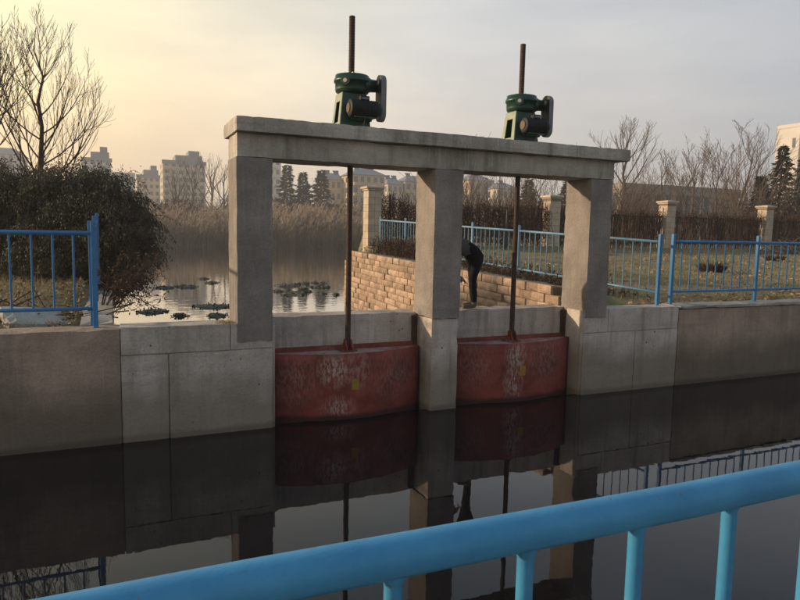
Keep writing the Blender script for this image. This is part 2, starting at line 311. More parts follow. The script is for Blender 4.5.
# ------------------------------------------------------------------ mesh helpers
class MB:
    def __init__(s): s.v = []; s.f = []; s.mi = []
    def face(s, idx, mi=0): s.f.append(idx); s.mi.append(mi)
    def box(s, x0, x1, y0, y1, z0, z1, mi=0):
        b = len(s.v)
        s.v += [(x0, y0, z0), (x1, y0, z0), (x1, y1, z0), (x0, y1, z0), (x0, y0, z1), (x1, y0, z1), (x1, y1, z1), (x0, y1, z1)]
        for q in ((0, 3, 2, 1), (4, 5, 6, 7), (0, 1, 5, 4), (1, 2, 6, 5), (2, 3, 7, 6), (3, 0, 4, 7)): s.face(tuple(b + i for i in q), mi)
    def hexa(s, pts, mi=0):
        b = len(s.v); s.v += [tuple(p) for p in pts]
        for q in ((0, 3, 2, 1), (4, 5, 6, 7), (0, 1, 5, 4), (1, 2, 6, 5), (2, 3, 7, 6), (3, 0, 4, 7)): s.face(tuple(b + i for i in q), mi)
    def tube(s, pts, rad, n=6, caps=True, mi=0):
        pts = [Vector(p) for p in pts]
        if not isinstance(rad, (list, tuple)): rad = [rad] * len(pts)
        b = len(s.v); ref = None
        for i, p in enumerate(pts):
            d = (pts[min(i + 1, len(pts) - 1)] - pts[max(i - 1, 0)])
            if d.length < 1e-9: d = Vector((0, 0, 1))
            d.normalize()
            if ref is None: ref = Vector((1, 0, 0)) if abs(d.x) < 0.8 else Vector((0, 1, 0))
            u = (ref - d * ref.dot(d)); u.normalize(); v = d.cross(u); ref = u
            for k in range(n):
                a = 2 * math.pi * k / n
                q = p + (u * math.cos(a) + v * math.sin(a)) * rad[i]; s.v.append((q.x, q.y, q.z))
        for i in range(len(pts) - 1):
            for k in range(n):
                k2 = (k + 1) % n
                s.face((b + i * n + k, b + i * n + k2, b + (i + 1) * n + k2, b + (i + 1) * n + k), mi)
        if caps and n > 2:
            s.face(tuple(b + n - 1 - k for k in range(n)), mi); e = b + (len(pts) - 1) * n
            s.face(tuple(e + k for k in range(n)), mi)
    def quad(s, a, b, c, d, mi=0):
        i = len(s.v); s.v += [tuple(a), tuple(b), tuple(c), tuple(d)]; s.face((i, i + 1, i + 2, i + 3), mi)
    def tri(s, a, b, c, mi=0):
        i = len(s.v); s.v += [tuple(a), tuple(b), tuple(c)]; s.face((i, i + 1, i + 2), mi)
    def leaf(s, p, d, ln, wd, rnd, mi=0):
        """a leaf-shaped diamond pointing along d"""
        d = Vector(d).normalized(); u = d.cross(Vector((rnd.uniform(-1, 1), rnd.uniform(-1, 1), rnd.uniform(-1, 1))))
        if u.length < 1e-4: u = d.orthogonal()
        u.normalize(); p = Vector(p)
        s.quad(p, p + d * ln * .5 + u * wd * .5, p + d * ln, p + d * ln * .5 - u * wd * .5, mi)
    def rough_box(s, x0, x1, y0, y1, z0, z1, step=0.1, amp=0.006, chip=0.012, freq=2.5, seed=0, mi=0):
        rnd = random.Random(seed)
        nx, ny, nz = [max(1, int(round(d / step))) for d in (x1 - x0, y1 - y0, z1 - z0)]
        idx = {}
        def vert(i, j, k):
            key = (i, j, k)
            if key in idx: return idx[key]
            p = Vector((x0 + (x1 - x0) * i / nx, y0 + (y1 - y0) * j / ny, z0 + (z1 - z0) * k / nz))
            off = noise.noise_vector(p * freq + Vector((seed, seed, seed))) * amp
            n = Vector(((i == nx) - (i == 0), (j == ny) - (j == 0), (k == nz) - (k == 0)))
            cnt = abs(n.x) + abs(n.y) + abs(n.z)
            if cnt >= 2:
                c = chip * (0.35 + rnd.random() ** 3 * 1.6); off = off - n * c
            p = p + off
            idx[key] = len(s.v); s.v.append((p.x, p.y, p.z)); return idx[key]
        for i in range(nx):
            for j in range(ny):
                s.face((vert(i, j, 0), vert(i, j + 1, 0), vert(i + 1, j + 1, 0), vert(i + 1, j, 0)), mi)
                s.face((vert(i, j, nz), vert(i + 1, j, nz), vert(i + 1, j + 1, nz), vert(i, j + 1, nz)), mi)
        for i in range(nx):
            for k in range(nz):
                s.face((vert(i, 0, k), vert(i + 1, 0, k), vert(i + 1, 0, k + 1), vert(i, 0, k + 1)), mi)
                s.face((vert(i, ny, k), vert(i, ny, k + 1), vert(i + 1, ny, k + 1), vert(i + 1, ny, k)), mi)
        for j in range(ny):
            for k in range(nz):
                s.face((vert(0, j, k), vert(0, j, k + 1), vert(0, j + 1, k + 1), vert(0, j + 1, k)), mi)
                s.face((vert(nx, j, k), vert(nx, j + 1, k), vert(nx, j + 1, k + 1), vert(nx, j, k + 1)), mi)
    def mesh(s, name, mats, smooth=False):
        me = bpy.data.meshes.new(name); me.from_pydata(s.v, [], s.f)
        for m in (mats if isinstance(mats, (list, tuple)) else [mats]): me.materials.append(m)
        if any(s.mi): me.polygons.foreach_set('material_index', s.mi)
        if smooth: me.polygons.foreach_set('use_smooth', [True] * len(me.polygons))
        me.update(); return me
    def build(s, name, mats, parent=None, smooth=False):
        return link(name, s.mesh(name, mats, smooth), parent)

def link(name, me, parent=None, loc=None):
    o = bpy.data.objects.new(name, me); COL.objects.link(o)
    if parent is not None:
        o.parent = parent
        pl = Vector((0, 0, 0)); q = parent
        while q is not None: pl += q.location; q = q.parent
        if loc is None: o.location = -pl                     # mesh given in world coordinates
        else: o.location = Vector(loc) - pl
    elif loc is not None: o.location = loc
    return o

def tag(o, label=None, cat=None, group=None, kind=None):
    if label: o['label'] = label
    if cat: o['category'] = cat
    if group: o['group'] = group
    if kind: o['kind'] = kind
    return o
def thing(name, loc, label, cat, group=None):
    o = bpy.data.objects.new(name, None); COL.objects.link(o); o.location = loc; o.empty_display_size = 0.2
    return tag(o, label, cat, group)
def bevel(o, wd=0.006, seg=2):
    m = o.modifiers.new('bevel', 'BEVEL'); m.width = wd; m.segments = seg; m.limit_method = 'ANGLE'; return o

YF = 7.25            # front plane of the far canal wall
TOPZ = 1.225         # top of that wall
POND_Z = 0.10

# ------------------------------------------------------------------ setting
def smooth(a, b, t):
    t = max(0, min(1, (t - a) / (b - a))); return t * t * (3 - 2 * t)
def ground_z(x, y):
    nn = noise.noise(Vector((x * .35, y * .35, 1.3))) * 0.05 + noise.noise(Vector((x * 1.3, y * 1.3, 4.1))) * 0.035
    if y < 0.80: return 0.70
    if y < 7.45: return -1.3
    if y < 17.4:
        if -0.02 < x < 6.4: return -0.9
    left_edge = -0.3 if y < 17.4 else -0.3 - (y - 17.4) * 0.14
    right_edge = 6.4 if y < 17.4 else 6.45 + 0.375 * (y - 17.2)
    if y < 79 and left_edge < x < right_edge:
        return -0.9
    if y >= 79 and x < 120: base = 0.0 + 1.2 * smooth(79, 95, y)
    elif x >= right_edge: base = 1.19 + 0.048 * (min(y, 20.3) - 7.6)
    else: base = 1.16 + 0.04 * (min(y, 18) - 7.6)
    if y > 79: nn *= 2
    if y < 8.3: nn *= max(0, (y - 7.6)) / 0.7
    return base + nn
def lin(a, b, st):
    n = max(1, int(round((b - a) / st))); return [a + (b - a) * i / n for i in range(n)]
xs = lin(-1500, -150, 270) + lin(-150, -20, 13) + lin(-20, -6, 1.4) + lin(-6, -0.32, 0.35) + [-0.32, -0.28, -0.04, 0.0] + lin(0.4, 6.3, 1.2) + [6.38, 6.42] + lin(6.6, 24, 0.3) + lin(24, 40, 0.8) + lin(40, 150, 5) + lin(150, 1500, 225) + [1500]
ys = lin(-400, -20, 60) + lin(-20, 0.7, 4) + [0.76, 0.84] + lin(1.5, 7.3, 2) + [7.43, 7.47] + lin(7.6, 17.3, 0.3) + [17.38, 17.42] + lin(17.8, 21, 0.4) + lin(21, 78, 1.5) + [78.9, 79.1] + lin(80, 100, 2) + lin(100, 300, 20) + lin(300, 2500, 275) + [2500]
g = MB()
for y in ys:
    for x in xs: g.v.append((x, y, ground_z(x, y)))
nx = len(xs)
for j in range(len(ys) - 1):
    for i in range(nx - 1): g.face((j * nx + i, j * nx + i + 1, (j + 1) * nx + i + 1, (j + 1) * nx + i))
tag(g.build('ground', M['ground'], smooth=True), kind='structure')
m_ = MB(); m_.box(-200, 200, 0.74, YF + 0.1, -0.03, 0.0); tag(m_.build('canal_water', M['canal']), kind='structure')
m_ = MB(); m_.quad((-12, 7.9, POND_Z), (45, 7.9, POND_Z), (45, 82, POND_Z), (-12, 82, POND_Z)); tag(m_.build('pond_water', M['pond']), kind='structure')
m_ = MB(); m_.box(-40, 40, -6, 0.30, 0.70, 0.82); tag(m_.build('pavement', M['asphalt']), kind='structure')
m_ = MB(); m_.rough_box(-14, 14, 0.30, 0.78, -1.2, 0.84, step=0.4, amp=0.004)
tag(m_.build('quay_wall', M['conc_brown']), 'concrete bank wall under the large blue handrail in the foreground', 'wall')

# ------------------------------------------------------------------ sluice structure
XL0, XL1, XM0, XM1, XR0, XR1 = 1.25, 1.65, 3.66, 4.06, 6.07, 6.45
SL = thing('sluice_portal', (3.85, 7.5, 0), 'grey concrete sluice frame with three pillars and a flat top beam', 'sluice')
def rbox(name, b, m, parent, **k):
    q = MB(); q.rough_box(*b, **k); return q.build(name, m, parent)
def pillar(x0, x1, zb, seed):
    """rendered pillar with a ragged lower edge of the render coat"""
    q = MB(); rnd = random.Random(seed); st = 0.05; y0, y1 = YF - 0.014, 7.79
    per = []
    def side(a, b, n):
        for i in range(n): t = i / n; per.append((a[0] + (b[0] - a[0]) * t, a[1] + (b[1] - a[1]) * t))
    side((x0, y0), (x1, y0), 8); side((x1, y0), (x1, y1), 10); side((x1, y1), (x0, y1), 8); side((x0, y1), (x0, y0), 10)
    zs = [0] + lin(0.06, 1, 0.035) + [1]
    n = len(per); z1 = 3.045
    for k, t in enumerate(zs):
        for i, (x, y) in enumerate(per):
            lo = zb + 0.035 * noise.noise(Vector((x * 9, y * 9, seed))) + 0.03 * noise.noise(Vector((x * 3, y * 3, seed + 5)))
            z = lo + (z1 - lo) * t
            o = noise.noise_vector(Vector((x * 2.2, y * 2.2, z * 2.2 + seed))) * 0.0035
            cor = i in (0, 8, 18, 26)
            cx, cy = (x0 + x1) / 2, (y0 + y1) / 2
            pull = (0.003 + 0.007 * rnd.random() ** 3) if cor else 0
            q.v.append((x + o.x - math.copysign(pull, x - cx), y + o.y - math.copysign(pull, y - cy), z))
    for k in range(len(zs) - 1):
        for i in range(n):
            i2 = (i + 1) % n; q.face((k * n + i, k * n + i2, (k + 1) * n + i2, (k + 1) * n + i))
    q.face(tuple(range(n - 1, -1, -1))); e = (len(zs) - 1) * n; q.face(tuple(e + i for i in range(n)))
    return q.build('pillar', M['render_coat'], SL)
pillar(XL0, XL1, 1.02, 1); pillar(XM0, XM1, 1.20, 2); pillar(XR0, XR1, 1.12, 3)
rbox('beam', (1.262, 6.47, YF - 0.002, 7.80, 3.048, 3.305), M['beam'], SL, step=0.10, amp=0.003, chip=0.006, freq=1.5, seed=4)
rbox('cap_slab', (1.235, 6.64, 7.13, 7.98, 3.307, 3.465), M['beam'], SL, step=0.06, amp=0.003, chip=0.004, freq=1.2, seed=5)
# centre pier, two breast walls
rbox('pier', (XM0 + 0.004, XM1 - 0.004, YF + 0.002, 8.05, -1.0, 1.19), M['conc'], SL, step=0.12, amp=0.006, chip=0.012, seed=6)
for (a, b, sd_) in ((XL1 + 0.003, XM0 + 0.001, 7), (XM1 - 0.001, XR0 - 0.003, 8)):
    rbox('breast_wall', (a, b, 7.71, 8.07, 0.55, TOPZ), M['conc'], SL, step=0.12, amp=0.004, chip=0.010, seed=sd_)
# abutments: cores with the cast panels in front, joints recessed
def abutment(x0, x1, panels, seed):
    rbox('abutment', (x0 - .03, x1 + .03, YF + 0.022, 7.60, -1.0, TOPZ - .012), M['conc'], SL, step=0.3, amp=0.002, chip=0.003, seed=seed)
    a = [c for c in SL.children if c.name.startswith('abutment')][-1]
    for i, (u0, u1, z0, z1) in enumerate(panels):
        rbox('concrete_panel', (u0, u1, YF - random.Random(seed + i).uniform(0, .004), 7.605 if z1 > 1.1 else YF + 0.05, z0, z1), M['conc'], a, step=0.09, amp=0.002, chip=0.003, freq=2, seed=seed + i)
abutment(0.06, 1.65, [(0.06, 1.17, 0.935, TOPZ), (1.178, 1.648, 0.935, TOPZ), (0.06, 0.525, -1.0, 0.928), (0.532, 1.648, -1.0, 0.928)], 20)
abutment(6.07, 7.86, [(6.072, 6.50, 0.895, TOPZ), (6.507, 7.86, 0.895, TOPZ), (6.072, 7.02, -1.0, 0.888), (7.027, 7.86, -1.0, 0.888)], 30)
# side cheeks behind the abutments
rbox('cheek_wall', (XL1 - 0.4, XL1 - 0.002, 7.62, 8.05, -1.0, TOPZ - .006), M['conc'], SL, step=0.15, amp=0.004, seed=41)
rbox('cheek_wall', (XR0 + 0.002, XR0 + 0.4, 7.62, 8.05, -1.0, TOPZ - .006), M['conc'], SL, step=0.15, amp=0.004, seed=42)

# long canal walls
q = MB(); q.rough_box(-16, 0.058, YF - 0.012, 7.62, -1.2, TOPZ - 0.004, step=0.16, amp=0.008, chip=0.010, freq=1.2, seed=50)
tag(q.build('canal_wall', M['conc_brown']), 'brown concrete canal wall running left from the sluice under the short blue railing', 'wall')
CW = thing('canal_wall', (12, 7.4, 0), 'brown concrete canal wall with thin coping running right from the sluice', 'wall')
q = MB(); q.rough_box(7.868, 26, YF - 0.006, 7.60, -1.2, TOPZ - 0.045, step=0.16, amp=0.007, chip=0.008, freq=1.2, seed=51); q.build('wall_face', M['conc_brown'], CW)
q = MB(); q.rough_box(7.868, 26, YF - 0.03, 7.62, TOPZ - 0.044, TOPZ + 0.006, step=0.12, amp=0.005, chip=0.008, freq=2, seed=52); q.build('coping', M['slab'], CW)
# left side wall of the inlet channel
q = MB(); q.rough_box(-0.34, 0.0, 7.625, 17.6, -1.0, TOPZ + 0.02, step=0.2, amp=0.012, chip=0.02, freq=2, seed=53)
tag(q.build('channel_ledge', M['slab']), 'pale concrete ledge running back from the corner post beside the pond', 'ledge')

# ------------------------------------------------------------------ gates
def sluice_gate(x0, x1, label, seed):
    xc = (x0 + x1) / 2; t = thing('sluice_gate', (xc, 7.5, 0), label, 'sluice gate', 'red sluice gates')
    hw = (x1 - x0) / 2 - 0.03; n = 24; bul = 0.27; yb = 7.66; ye = 7.53
    arc = []
    for i in range(n + 1):
        u = -1 + 2 * i / n; arc.append((xc + u * hw, ye - bul * (1 - u * u)))
    q = MB(); nz = 10
    for k in range(nz + 1):
        z = -0.5 + (0.80 + 0.5) * k / nz
        for (x, y) in arc:
            d = noise.noise(Vector((x * 3, z * 3, seed))) * 0.004; q.v.append((x, y + d, z))
    for k in range(nz):
        for i in range(n): q.face((k * (n + 1) + i, k * (n + 1) + i + 1, (k + 1) * (n + 1) + i + 1, (k + 1) * (n + 1) + i))
    o = q.build('gate_leaf', M['gate'], t, smooth=True); so = o.modifiers.new('thick', 'SOLIDIFY'); so.thickness = 0.03; so.offset = -1
    q = MB(); b = len(q.v)                                   # segment-shaped top plate, slightly below the leaf's rim
    for (x, y) in arc: q.v.append((x, y + 0.031, 0.785))
    for (x, y) in arc: q.v.append((x, yb, 0.785))
    for i in range(n): q.face((i, i + 1, n + 2 + i, n + 1 + i))
    o = q.build('top_plate', M['scuffed'], t); so = o.modifiers.new('thick', 'SOLIDIFY'); so.thickness = 0.02
    q = MB(); q.box(x0 + .03, x1 - .03, yb + .002, yb + 0.042, -0.5, 0.84); bevel(q.build('back_bar', M['gate'], t), .004)
    for sx in (x0 + .031, x1 - .051):
        q = MB(); q.box(sx, sx + .02, ye + .006, yb - .001, -.5, .80); q.build('side_flange', M['gate'], t)
    for sx in (x0 + 0.006, x1 - 0.066):
        q = MB(); q.box(sx, sx + 0.06, 7.655, 7.708, -0.6, 1.18 if sx > xc else 1.0); bevel(q.build('guide_rail', M['rust'], t), .005)
    # lifting bracket
    q = MB()
    for dx in (-0.045, 0.03):
        y0, y1 = 7.43, 7.60
        q.hexa([(xc + dx, y0, .787), (xc + dx + .015, y0, .787), (xc + dx + .015, y1, .787), (xc + dx, y1, .787),
                (xc + dx, 7.52, .93), (xc + dx + .015, 7.52, .93), (xc + dx + .015, 7.58, .93), (xc + dx, 7.58, .93)])
    q.box(xc - .10, xc + .10, 7.46, 7.652, .7865, .805)
    q.tube([(xc - .06, 7.55, .88), (xc + .06, 7.55, .88)], .018, 8)
    bevel(q.build('lifting_bracket', M['gate'], t), .003)
    yy = ye - bul
    q = MB(); q.box(xc - .045, xc + .045, yy - .012, yy + .004, .36, .49); q.build('number_plate', M['yellow'], t)['label'] = 'small plain yellow plate on the gate face'
    # threaded lifting screw
    q = MB(); z = .86; pts = []; rad = []; k = 0
    while z < 4.79:
        rr = 0.037 if k % 2 else 0.034
        if z < 3.0: rr = 0.034
        pts.append((xc + 0.012 * (z - .86) / 3.9, 7.55, z)); rad.append(rr); z += 0.016 if z > 3.0 else 0.4; k += 1
    pts.append((xc + .012, 7.55, 4.79 - (0.05 if seed > 1 else 0))); rad.append(.032)
    q.tube(pts, rad, 14); q.build('lifting_screw', M['rust'], t)
    return t
sluice_gate(XL1, XM0, 'red arched sluice gate between the left and middle pillars', 1)
sluice_gate(XM1, XR0, 'red arched sluice gate between the middle and right pillars', 2)

# ------------------------------------------------------------------ hoists
def hoist(xc, label, pale):
    yc = 7.55; z0 = 3.468; t = thing('gate_hoist', (xc, yc, z0), label, 'hoist', 'green screw hoists on the beam')
    def P(name, q, m, sm=False, bv=0.004, par=None):
        o = q.build(name, M[m], par or t, smooth=False)
        if sm:
            for p in o.data.polygons: p.use_smooth = len(p.vertices) <= 4
        if bv: bevel(o, bv)
        return o
    q = MB(); q.box(xc - .205, xc + .205, yc - .17, yc + .17, z0, z0 + .025); P('base_plate', q, 'green')
    # tapered pedestal: front and back plates, open frame sides
    zb, zt = z0 + .026, z0 + .42; wb, wt, db, dt = .18, .135, .15, .115
    q = MB()
    q.hexa([(xc - wb, yc - db, zb), (xc + wb, yc - db, zb), (xc + wb, yc - db + .02, zb), (xc - wb, yc - db + .02, zb),
            (xc - wt, yc - dt, zt), (xc + wt, yc - dt, zt), (xc + wt, yc - dt + .02, zt), (xc - wt, yc - dt + .02, zt)])
    q.hexa([(xc - wb, yc + db - .02, zb), (xc + wb, yc + db - .02, zb), (xc + wb, yc + db, zb), (xc - wb, yc + db, zb),
            (xc - wt, yc + dt - .02, zt), (xc + wt, yc + dt - .02, zt), (xc + wt, yc + dt, zt), (xc - wt, yc + dt, zt)])
    P('pedestal', q, 'green')
    for s in (-1, 1):
        q = MB()
        def ring(z, i):
            f = (z - zb) / (zt - zb); w_ = wb + (wt - wb) * f; d_ = db + (dt - db) * f; return w_, d_
        def bar(ya, yb_, za, zc):
            def pt(y, z, o):
                w_, d_ = ring(z, 0); return (xc + s * (w_ + o), yc + y * (d_ + .006), z)
            q.hexa([pt(ya, za, .001), pt(ya, za, .016), pt(yb_, za, .016), pt(yb_, za, .001), pt(ya, zc, .001), pt(ya, zc, .016), pt(yb_, zc, .016), pt(yb_, zc, .001)])
        bar(-1, -.52, zb, zt); bar(.52, 1, zb, zt); bar(-.52, .52, zt - .10, zt); bar(-.52, .52, zb, zb + .05)
        P('side_frame', q, 'green_sunlit' if s < 0 else 'green')
    q = MB(); q.tube([(xc, yc, zt), (xc, yc, zt + .02), (xc, yc, zt + .05), (xc, yc, zt + .13), (xc, yc, zt + .132), (xc, yc, zt + .165), (xc, yc, zt + .168), (xc, yc, zt + .215)], [.15, .185, .192, .192, .206, .206, .196, .190], 32)
    q.v = [((v_[0] - xc) * 1.06 + xc + .012, v_[1], v_[2]) for v_ in q.v]
    gb = P('gearbox', q, 'green', True, 0)
    q = MB(); q.tube([(xc, yc, zt + .215), (xc, yc, zt + .245)], [.075, .07], 20); P('screw_collar', q, 'green', True, .003)
    for k in range(6):
        a = k * math.pi / 3 + .35; bx, by = xc + .115 * math.cos(a), yc + .115 * math.sin(a)
        q = MB(); q.tube([(bx, by, zt + .213), (bx, by, zt + .236)], .014, 6); P('bolt', q, 'steel', False, 0, gb)
    # inspection boss facing the camera's left, with a bright sight disc
    q = MB(); q.tube([(xc - .10, yc - .12, zt + .12), (xc - .135, yc - .172, zt + .12)], [.055, .055], 16); bo = P('bearing_cap', q, 'green', True, .004)
    q = MB(); q.tube([(xc - .1352, yc - .1722, zt + .12), (xc - .141, yc - .180, zt + .12)], [.026, .024], 16); P('sight_disc', q, 'steel', True, 0, bo)
    # worm shaft housing to the right
    q = MB(); q.tube([(xc + .12, yc - .06, zt + .115), (xc + .20, yc - .06, zt + .115), (xc + .21, yc - .06, zt + .115), (xc + .30, yc - .06, zt + .115)], [.095, .09, .078, .07], 18); P('worm_housing', q, 'green', True, 0)
    # motor in front, axis along the beam
    my, mz = yc - .235, z0 + .22
    q = MB(); pts = [(xc - .11, my, mz), (xc - .10, my, mz)]; rad = [.075, .095]
    x = xc - .095
    while x < xc + .20: pts += [(x, my, mz), (x + .012, my, mz), (x + .0125, my, mz), (x + .022, my, mz)]; rad += [.104, .104, .101, .101]; x += .0225
    pts += [(xc + .235, my, mz), (xc + .29, my, mz)]; rad += [.095, .05]
    q.tube(pts, rad, 22); mo = P('motor', q, 'motor', True, 0)
    q = MB(); q.tube([(xc - .111, my, mz), (xc - .121, my, mz)], [.06, .055], 18); P('end_plate', q, 'orange_brown', True, 0, mo)
    q = MB(); q.box(xc + .02, xc + .13, my - .05, my + .05, mz + .095, mz + .145); P('terminal_box', q, 'motor', False, .006, mo)
    q = MB(); q.box(xc + .035, xc + .115, my - .0525, my - .0502, mz + .105, mz + .13); P('rating_plate', q, 'guard', False, 0, mo)
    q = MB(); q.box(xc - .06, xc + .20, my + .05, yc - db + .03, mz - .125, mz - .09); q.box(xc - .06, xc + .20, my - .07, my + .07, mz - .108, mz - .093); P('motor_bracket', q, 'green')
    # belt guard: stadium plate
    q = MB(); pr = []; rr = .095; za, zc = z0 + .20, z0 + .555; yg = yc - .15
    for k in range(13): a = math.pi * k / 12; pr.append((yg + rr * math.cos(a), zc + rr * math.sin(a)))
    for k in range(13): a = math.pi + math.pi * k / 12; pr.append((yg + rr * math.cos(a), za + rr * math.sin(a)))
    n = len(pr); xa, xb = xc + .29, xc + .36
    for x in (xa, xb):
        for (y, z) in pr: q.v.append((x, y, z))
    q.face(tuple(range(n)), 1); q.face(tuple(n + k for k in range(n - 1, -1, -1)), 0)
    for k in range(n): k2 = (k + 1) % n; q.face((k, n + k, n + k2, k2), 0)
    o = q.build('belt_guard', [M['guard'], M['guard_dark']], t); bevel(o, .008)
    q = MB(); q.tube([(xa - .012, yg, zc), (xa + .001, yg, zc)], .03, 12); P('guard_bolt', q, 'steel', True, 0, o)
    # drooping cable
    q = MB(); pts = []
    for k in range(13):
        u = k / 12; pts.append((xc + .08 - .02 * u, my - .04 - .02 * math.sin(u * 3), mz + .10 - (.30) * u + 0.05 * math.sin(u * math.pi * 2)))
    q.tube(pts, .006, 5); P('cable', q, 'iron', True, 0)
    return t
hoist((XL1 + XM0) / 2 + .008, 'dark green screw hoist with motor above the left gate', 0)
hoist((XM1 + XR0) / 2 + .008, 'dark green screw hoist with motor above the right gate', 1)

# ------------------------------------------------------------------ railings
_cache = {}
def cyl_mesh(r, h, m, n=10):
    k = (r, round(h, 4), m)
    if k not in _cache:
        q = MB(); q.tube([(0, 0, 0), (0, 0, .012), (0, 0, h - .034), (0, 0, h - .028), (0, 0, h - .022), (0, 0, h)], [r, r, r, r * 1.12, r * 1.45, r * 1.5], n + 4); me = q.mesh('baluster', M[m]);
        for p in me.polygons: p.use_smooth = len(p.vertices) == 4
        _cache[k] = me
    return _cache[k]
def railing(p0, p1, z0, z1, spacing_n, posts, label, zb=0.195, zt=0.97, rtop=.022, rbot=.019, rbal=.0105, post_h=1.085, post_w=.025, m='blue', base0=None, group='blue railings', first_post_mat=None, round_post=False, low=0.0):
    """p0,p1 ground points (x,y); z0,z1 ground level at both ends"""
    t = thing('railing', (p0[0], p0[1], z0), label, 'railing', group)
    p0v, p1v = Vector((*p0, z0)), Vector((*p1, z1)); d = p1v - p0v; Ln = Vector((d.x, d.y, 0)).length; dirn = Vector((d.x, d.y, 0)).normalized()
    sl = (z1 - z0) / Ln
    rnd = random.Random(len(label))
    for i, s_ in enumerate(posts):
        c = p0v + dirn * s_; c.z = z0 + sl * s_
        q = MB(); a = post_w
        if round_post: q.tube([(c.x, c.y, c.z - .12 - low), (c.x, c.y, c.z + post_h)], a, 14)
        else: q.box(c.x - a, c.x + a, c.y - a, c.y + a, c.z - .04 - low, c.z + post_h)
        bevel(q.build('post', M[m if not (i == 0 and first_post_mat) else first_post_mat], t), .006)
    def pipe(name, h, r, ov=0.0):
        q = MB(); n = 8; pts = []
        for k in range(n + 1):
            s_ = posts[0] - ov + (posts[-1] - posts[0] + 2 * ov) * k / n
            pts.append(p0v + dirn * s_ + Vector((0, 0, sl * s_ - 0 + h)))
        # use pure horizontal dir
        pts = [Vector((p0v.x + dirn.x * (posts[0] - ov + (posts[-1] - posts[0] + 2 * ov) * k / n), p0v.y + dirn.y * (posts[0] - ov + (posts[-1] - posts[0] + 2 * ov) * k / n),
                       z0 + sl * (posts[0] - ov + (posts[-1] - posts[0] + 2 * ov) * k / n) + h + rnd.uniform(-.003, .003))) for k in range(n + 1)]
        q.tube(pts, r, 20); o = q.build(name, M[m], t)
        for p in o.data.polygons: p.use_smooth = len(p.vertices) == 4
    pipe('top_rail', zt, rtop); pipe('bottom_rail', zb, rbot)
    me = cyl_mesh(rbal, zt - zb, m)
    for a, b in zip(posts[:-1], posts[1:]):
        k_n = max(1, int(round((b - a) / spacing_n)))
        for k in range(1, k_n):
            s_ = a + (b - a) * k / k_n
            o = link('baluster', me, t, (p0v.x + dirn.x * s_, p0v.y + dirn.y * s_, z0 + sl * s_ + zb))
            o.rotation_euler = (rnd.uniform(-.006, .006), rnd.uniform(-.006, .006), 0)
    return t
railing((-0.17, 7.42), (-5.9, 7.42), TOPZ, TOPZ, .188, [0, 1.88, 3.76, 5.64], 'blue railing section on top of the left canal wall')
railing((-0.20, 7.66), (-0.20, 13.6), 1.225, 1.46, .188, [0, 1.9, 3.8, 5.7], 'blue railing running back along the pale ledge beside the pond', post_h=1.10)
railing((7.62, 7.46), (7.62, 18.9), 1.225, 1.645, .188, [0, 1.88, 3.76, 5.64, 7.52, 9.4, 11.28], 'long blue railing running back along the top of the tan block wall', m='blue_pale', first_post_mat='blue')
railing((7.90, 7.47), (19.2, 7.47), TOPZ + .006, TOPZ + .006, .188, [0, 1.88, 3.76, 5.64, 7.52, 9.4], 'blue railing standing on the right canal wall')
# foreground handrail
YR = 0.64
railing((-1.717, YR), (3.6, YR), 0.84, 0.84, .1815, [0, 4.9], 'large blue handrail crossing the foreground, seen close up', zb=.15, zt=1.067, rtop=.0245, rbot=.022, rbal=.0108, post_h=1.06, post_w=.03, m='blue_near', group='blue railings')

# ------------------------------------------------------------------ block retaining wall of the channel
BW = thing('block_wall', (6.3, 12.6, 0), 'tan split-face block retaining wall along the inlet channel', 'wall')
X0B = 6.10; YB0, YB1 = 8.08, 17.3; slope = 0.024; topB = 1.50
def split_block(ln, h, seed):
    rnd = random.Random(seed); q = MB(); n1, n2 = 4, 3
    for k in range(n2 + 1):
        for i in range(n1 + 1):
            e = i in (0, n1) or k in (0, n2)
            q.v.append((-(0.0 if e else rnd.uniform(.004, .026)) + (.008 if e else 0), ln * i / n1 + (rnd.uniform(-.004, .004) if 0 < i < n1 else 0), h * k / n2))
    for k in range(n2):
        for i in range(n1): q.face((k * (n1 + 1) + i, (k + 1) * (n1 + 1) + i, (k + 1) * (n1 + 1) + i + 1, k * (n1 + 1) + i + 1))
    b = len(q.v); q.v += [(.09, 0, 0), (.09, ln, 0), (.09, ln, h), (.09, 0, h)]
    c = [0, n1, (n2 + 1) * (n1 + 1) - 1, n2 * (n1 + 1)]
    q.face((b, b + 1, c[1], c[0])[::-1]); q.face((b + 2, b + 3, c[3], c[2])[::-1]); q.face((b + 3, b, c[0], c[3])[::-1]); q.face((b + 1, b + 2, c[2], c[1])[::-1])
    return q.mesh('block', M['block'])
BL, BH = 0.34, 0.142
variants = [split_block(BL - .014, BH - .012, s_) for s_ in range(14)]
rnd = random.Random(5)
rows = 12
for r_ in range(rows):
    y = YB0 - (BL / 2 if r_ % 2 else 0)
    while y < YB1:
        z = topB - (r_ + 1) * BH + slope * (y - 7.8)
        o = link('block', rnd.choice(variants), BW, (X0B + rnd.uniform(-.020, .016), y, z + rnd.uniform(-.003, .003)))
        o.rotation_euler = (0.024 + rnd.uniform(-.012, .012), 0, rnd.uniform(-.03, .03)); y += BL
q = MB(); q.hexa([(X0B + .022, YB0 - .02, -1), (6.42, YB0 - .02, -1), (6.42, YB1 + .1, -1), (X0B + .022, YB1 + .1, -1),
                  (X0B + .022, YB0 - .02, topB - .03), (6.42, YB0 - .02, topB - .03), (6.42, YB1 + .1, topB - .03 + slope * (YB1 - 7.8)), (X0B + .022, YB1 + .1, topB - .03 + slope * (YB1 - 7.8))])
q.build('mortar_core', M['mortar'], BW)
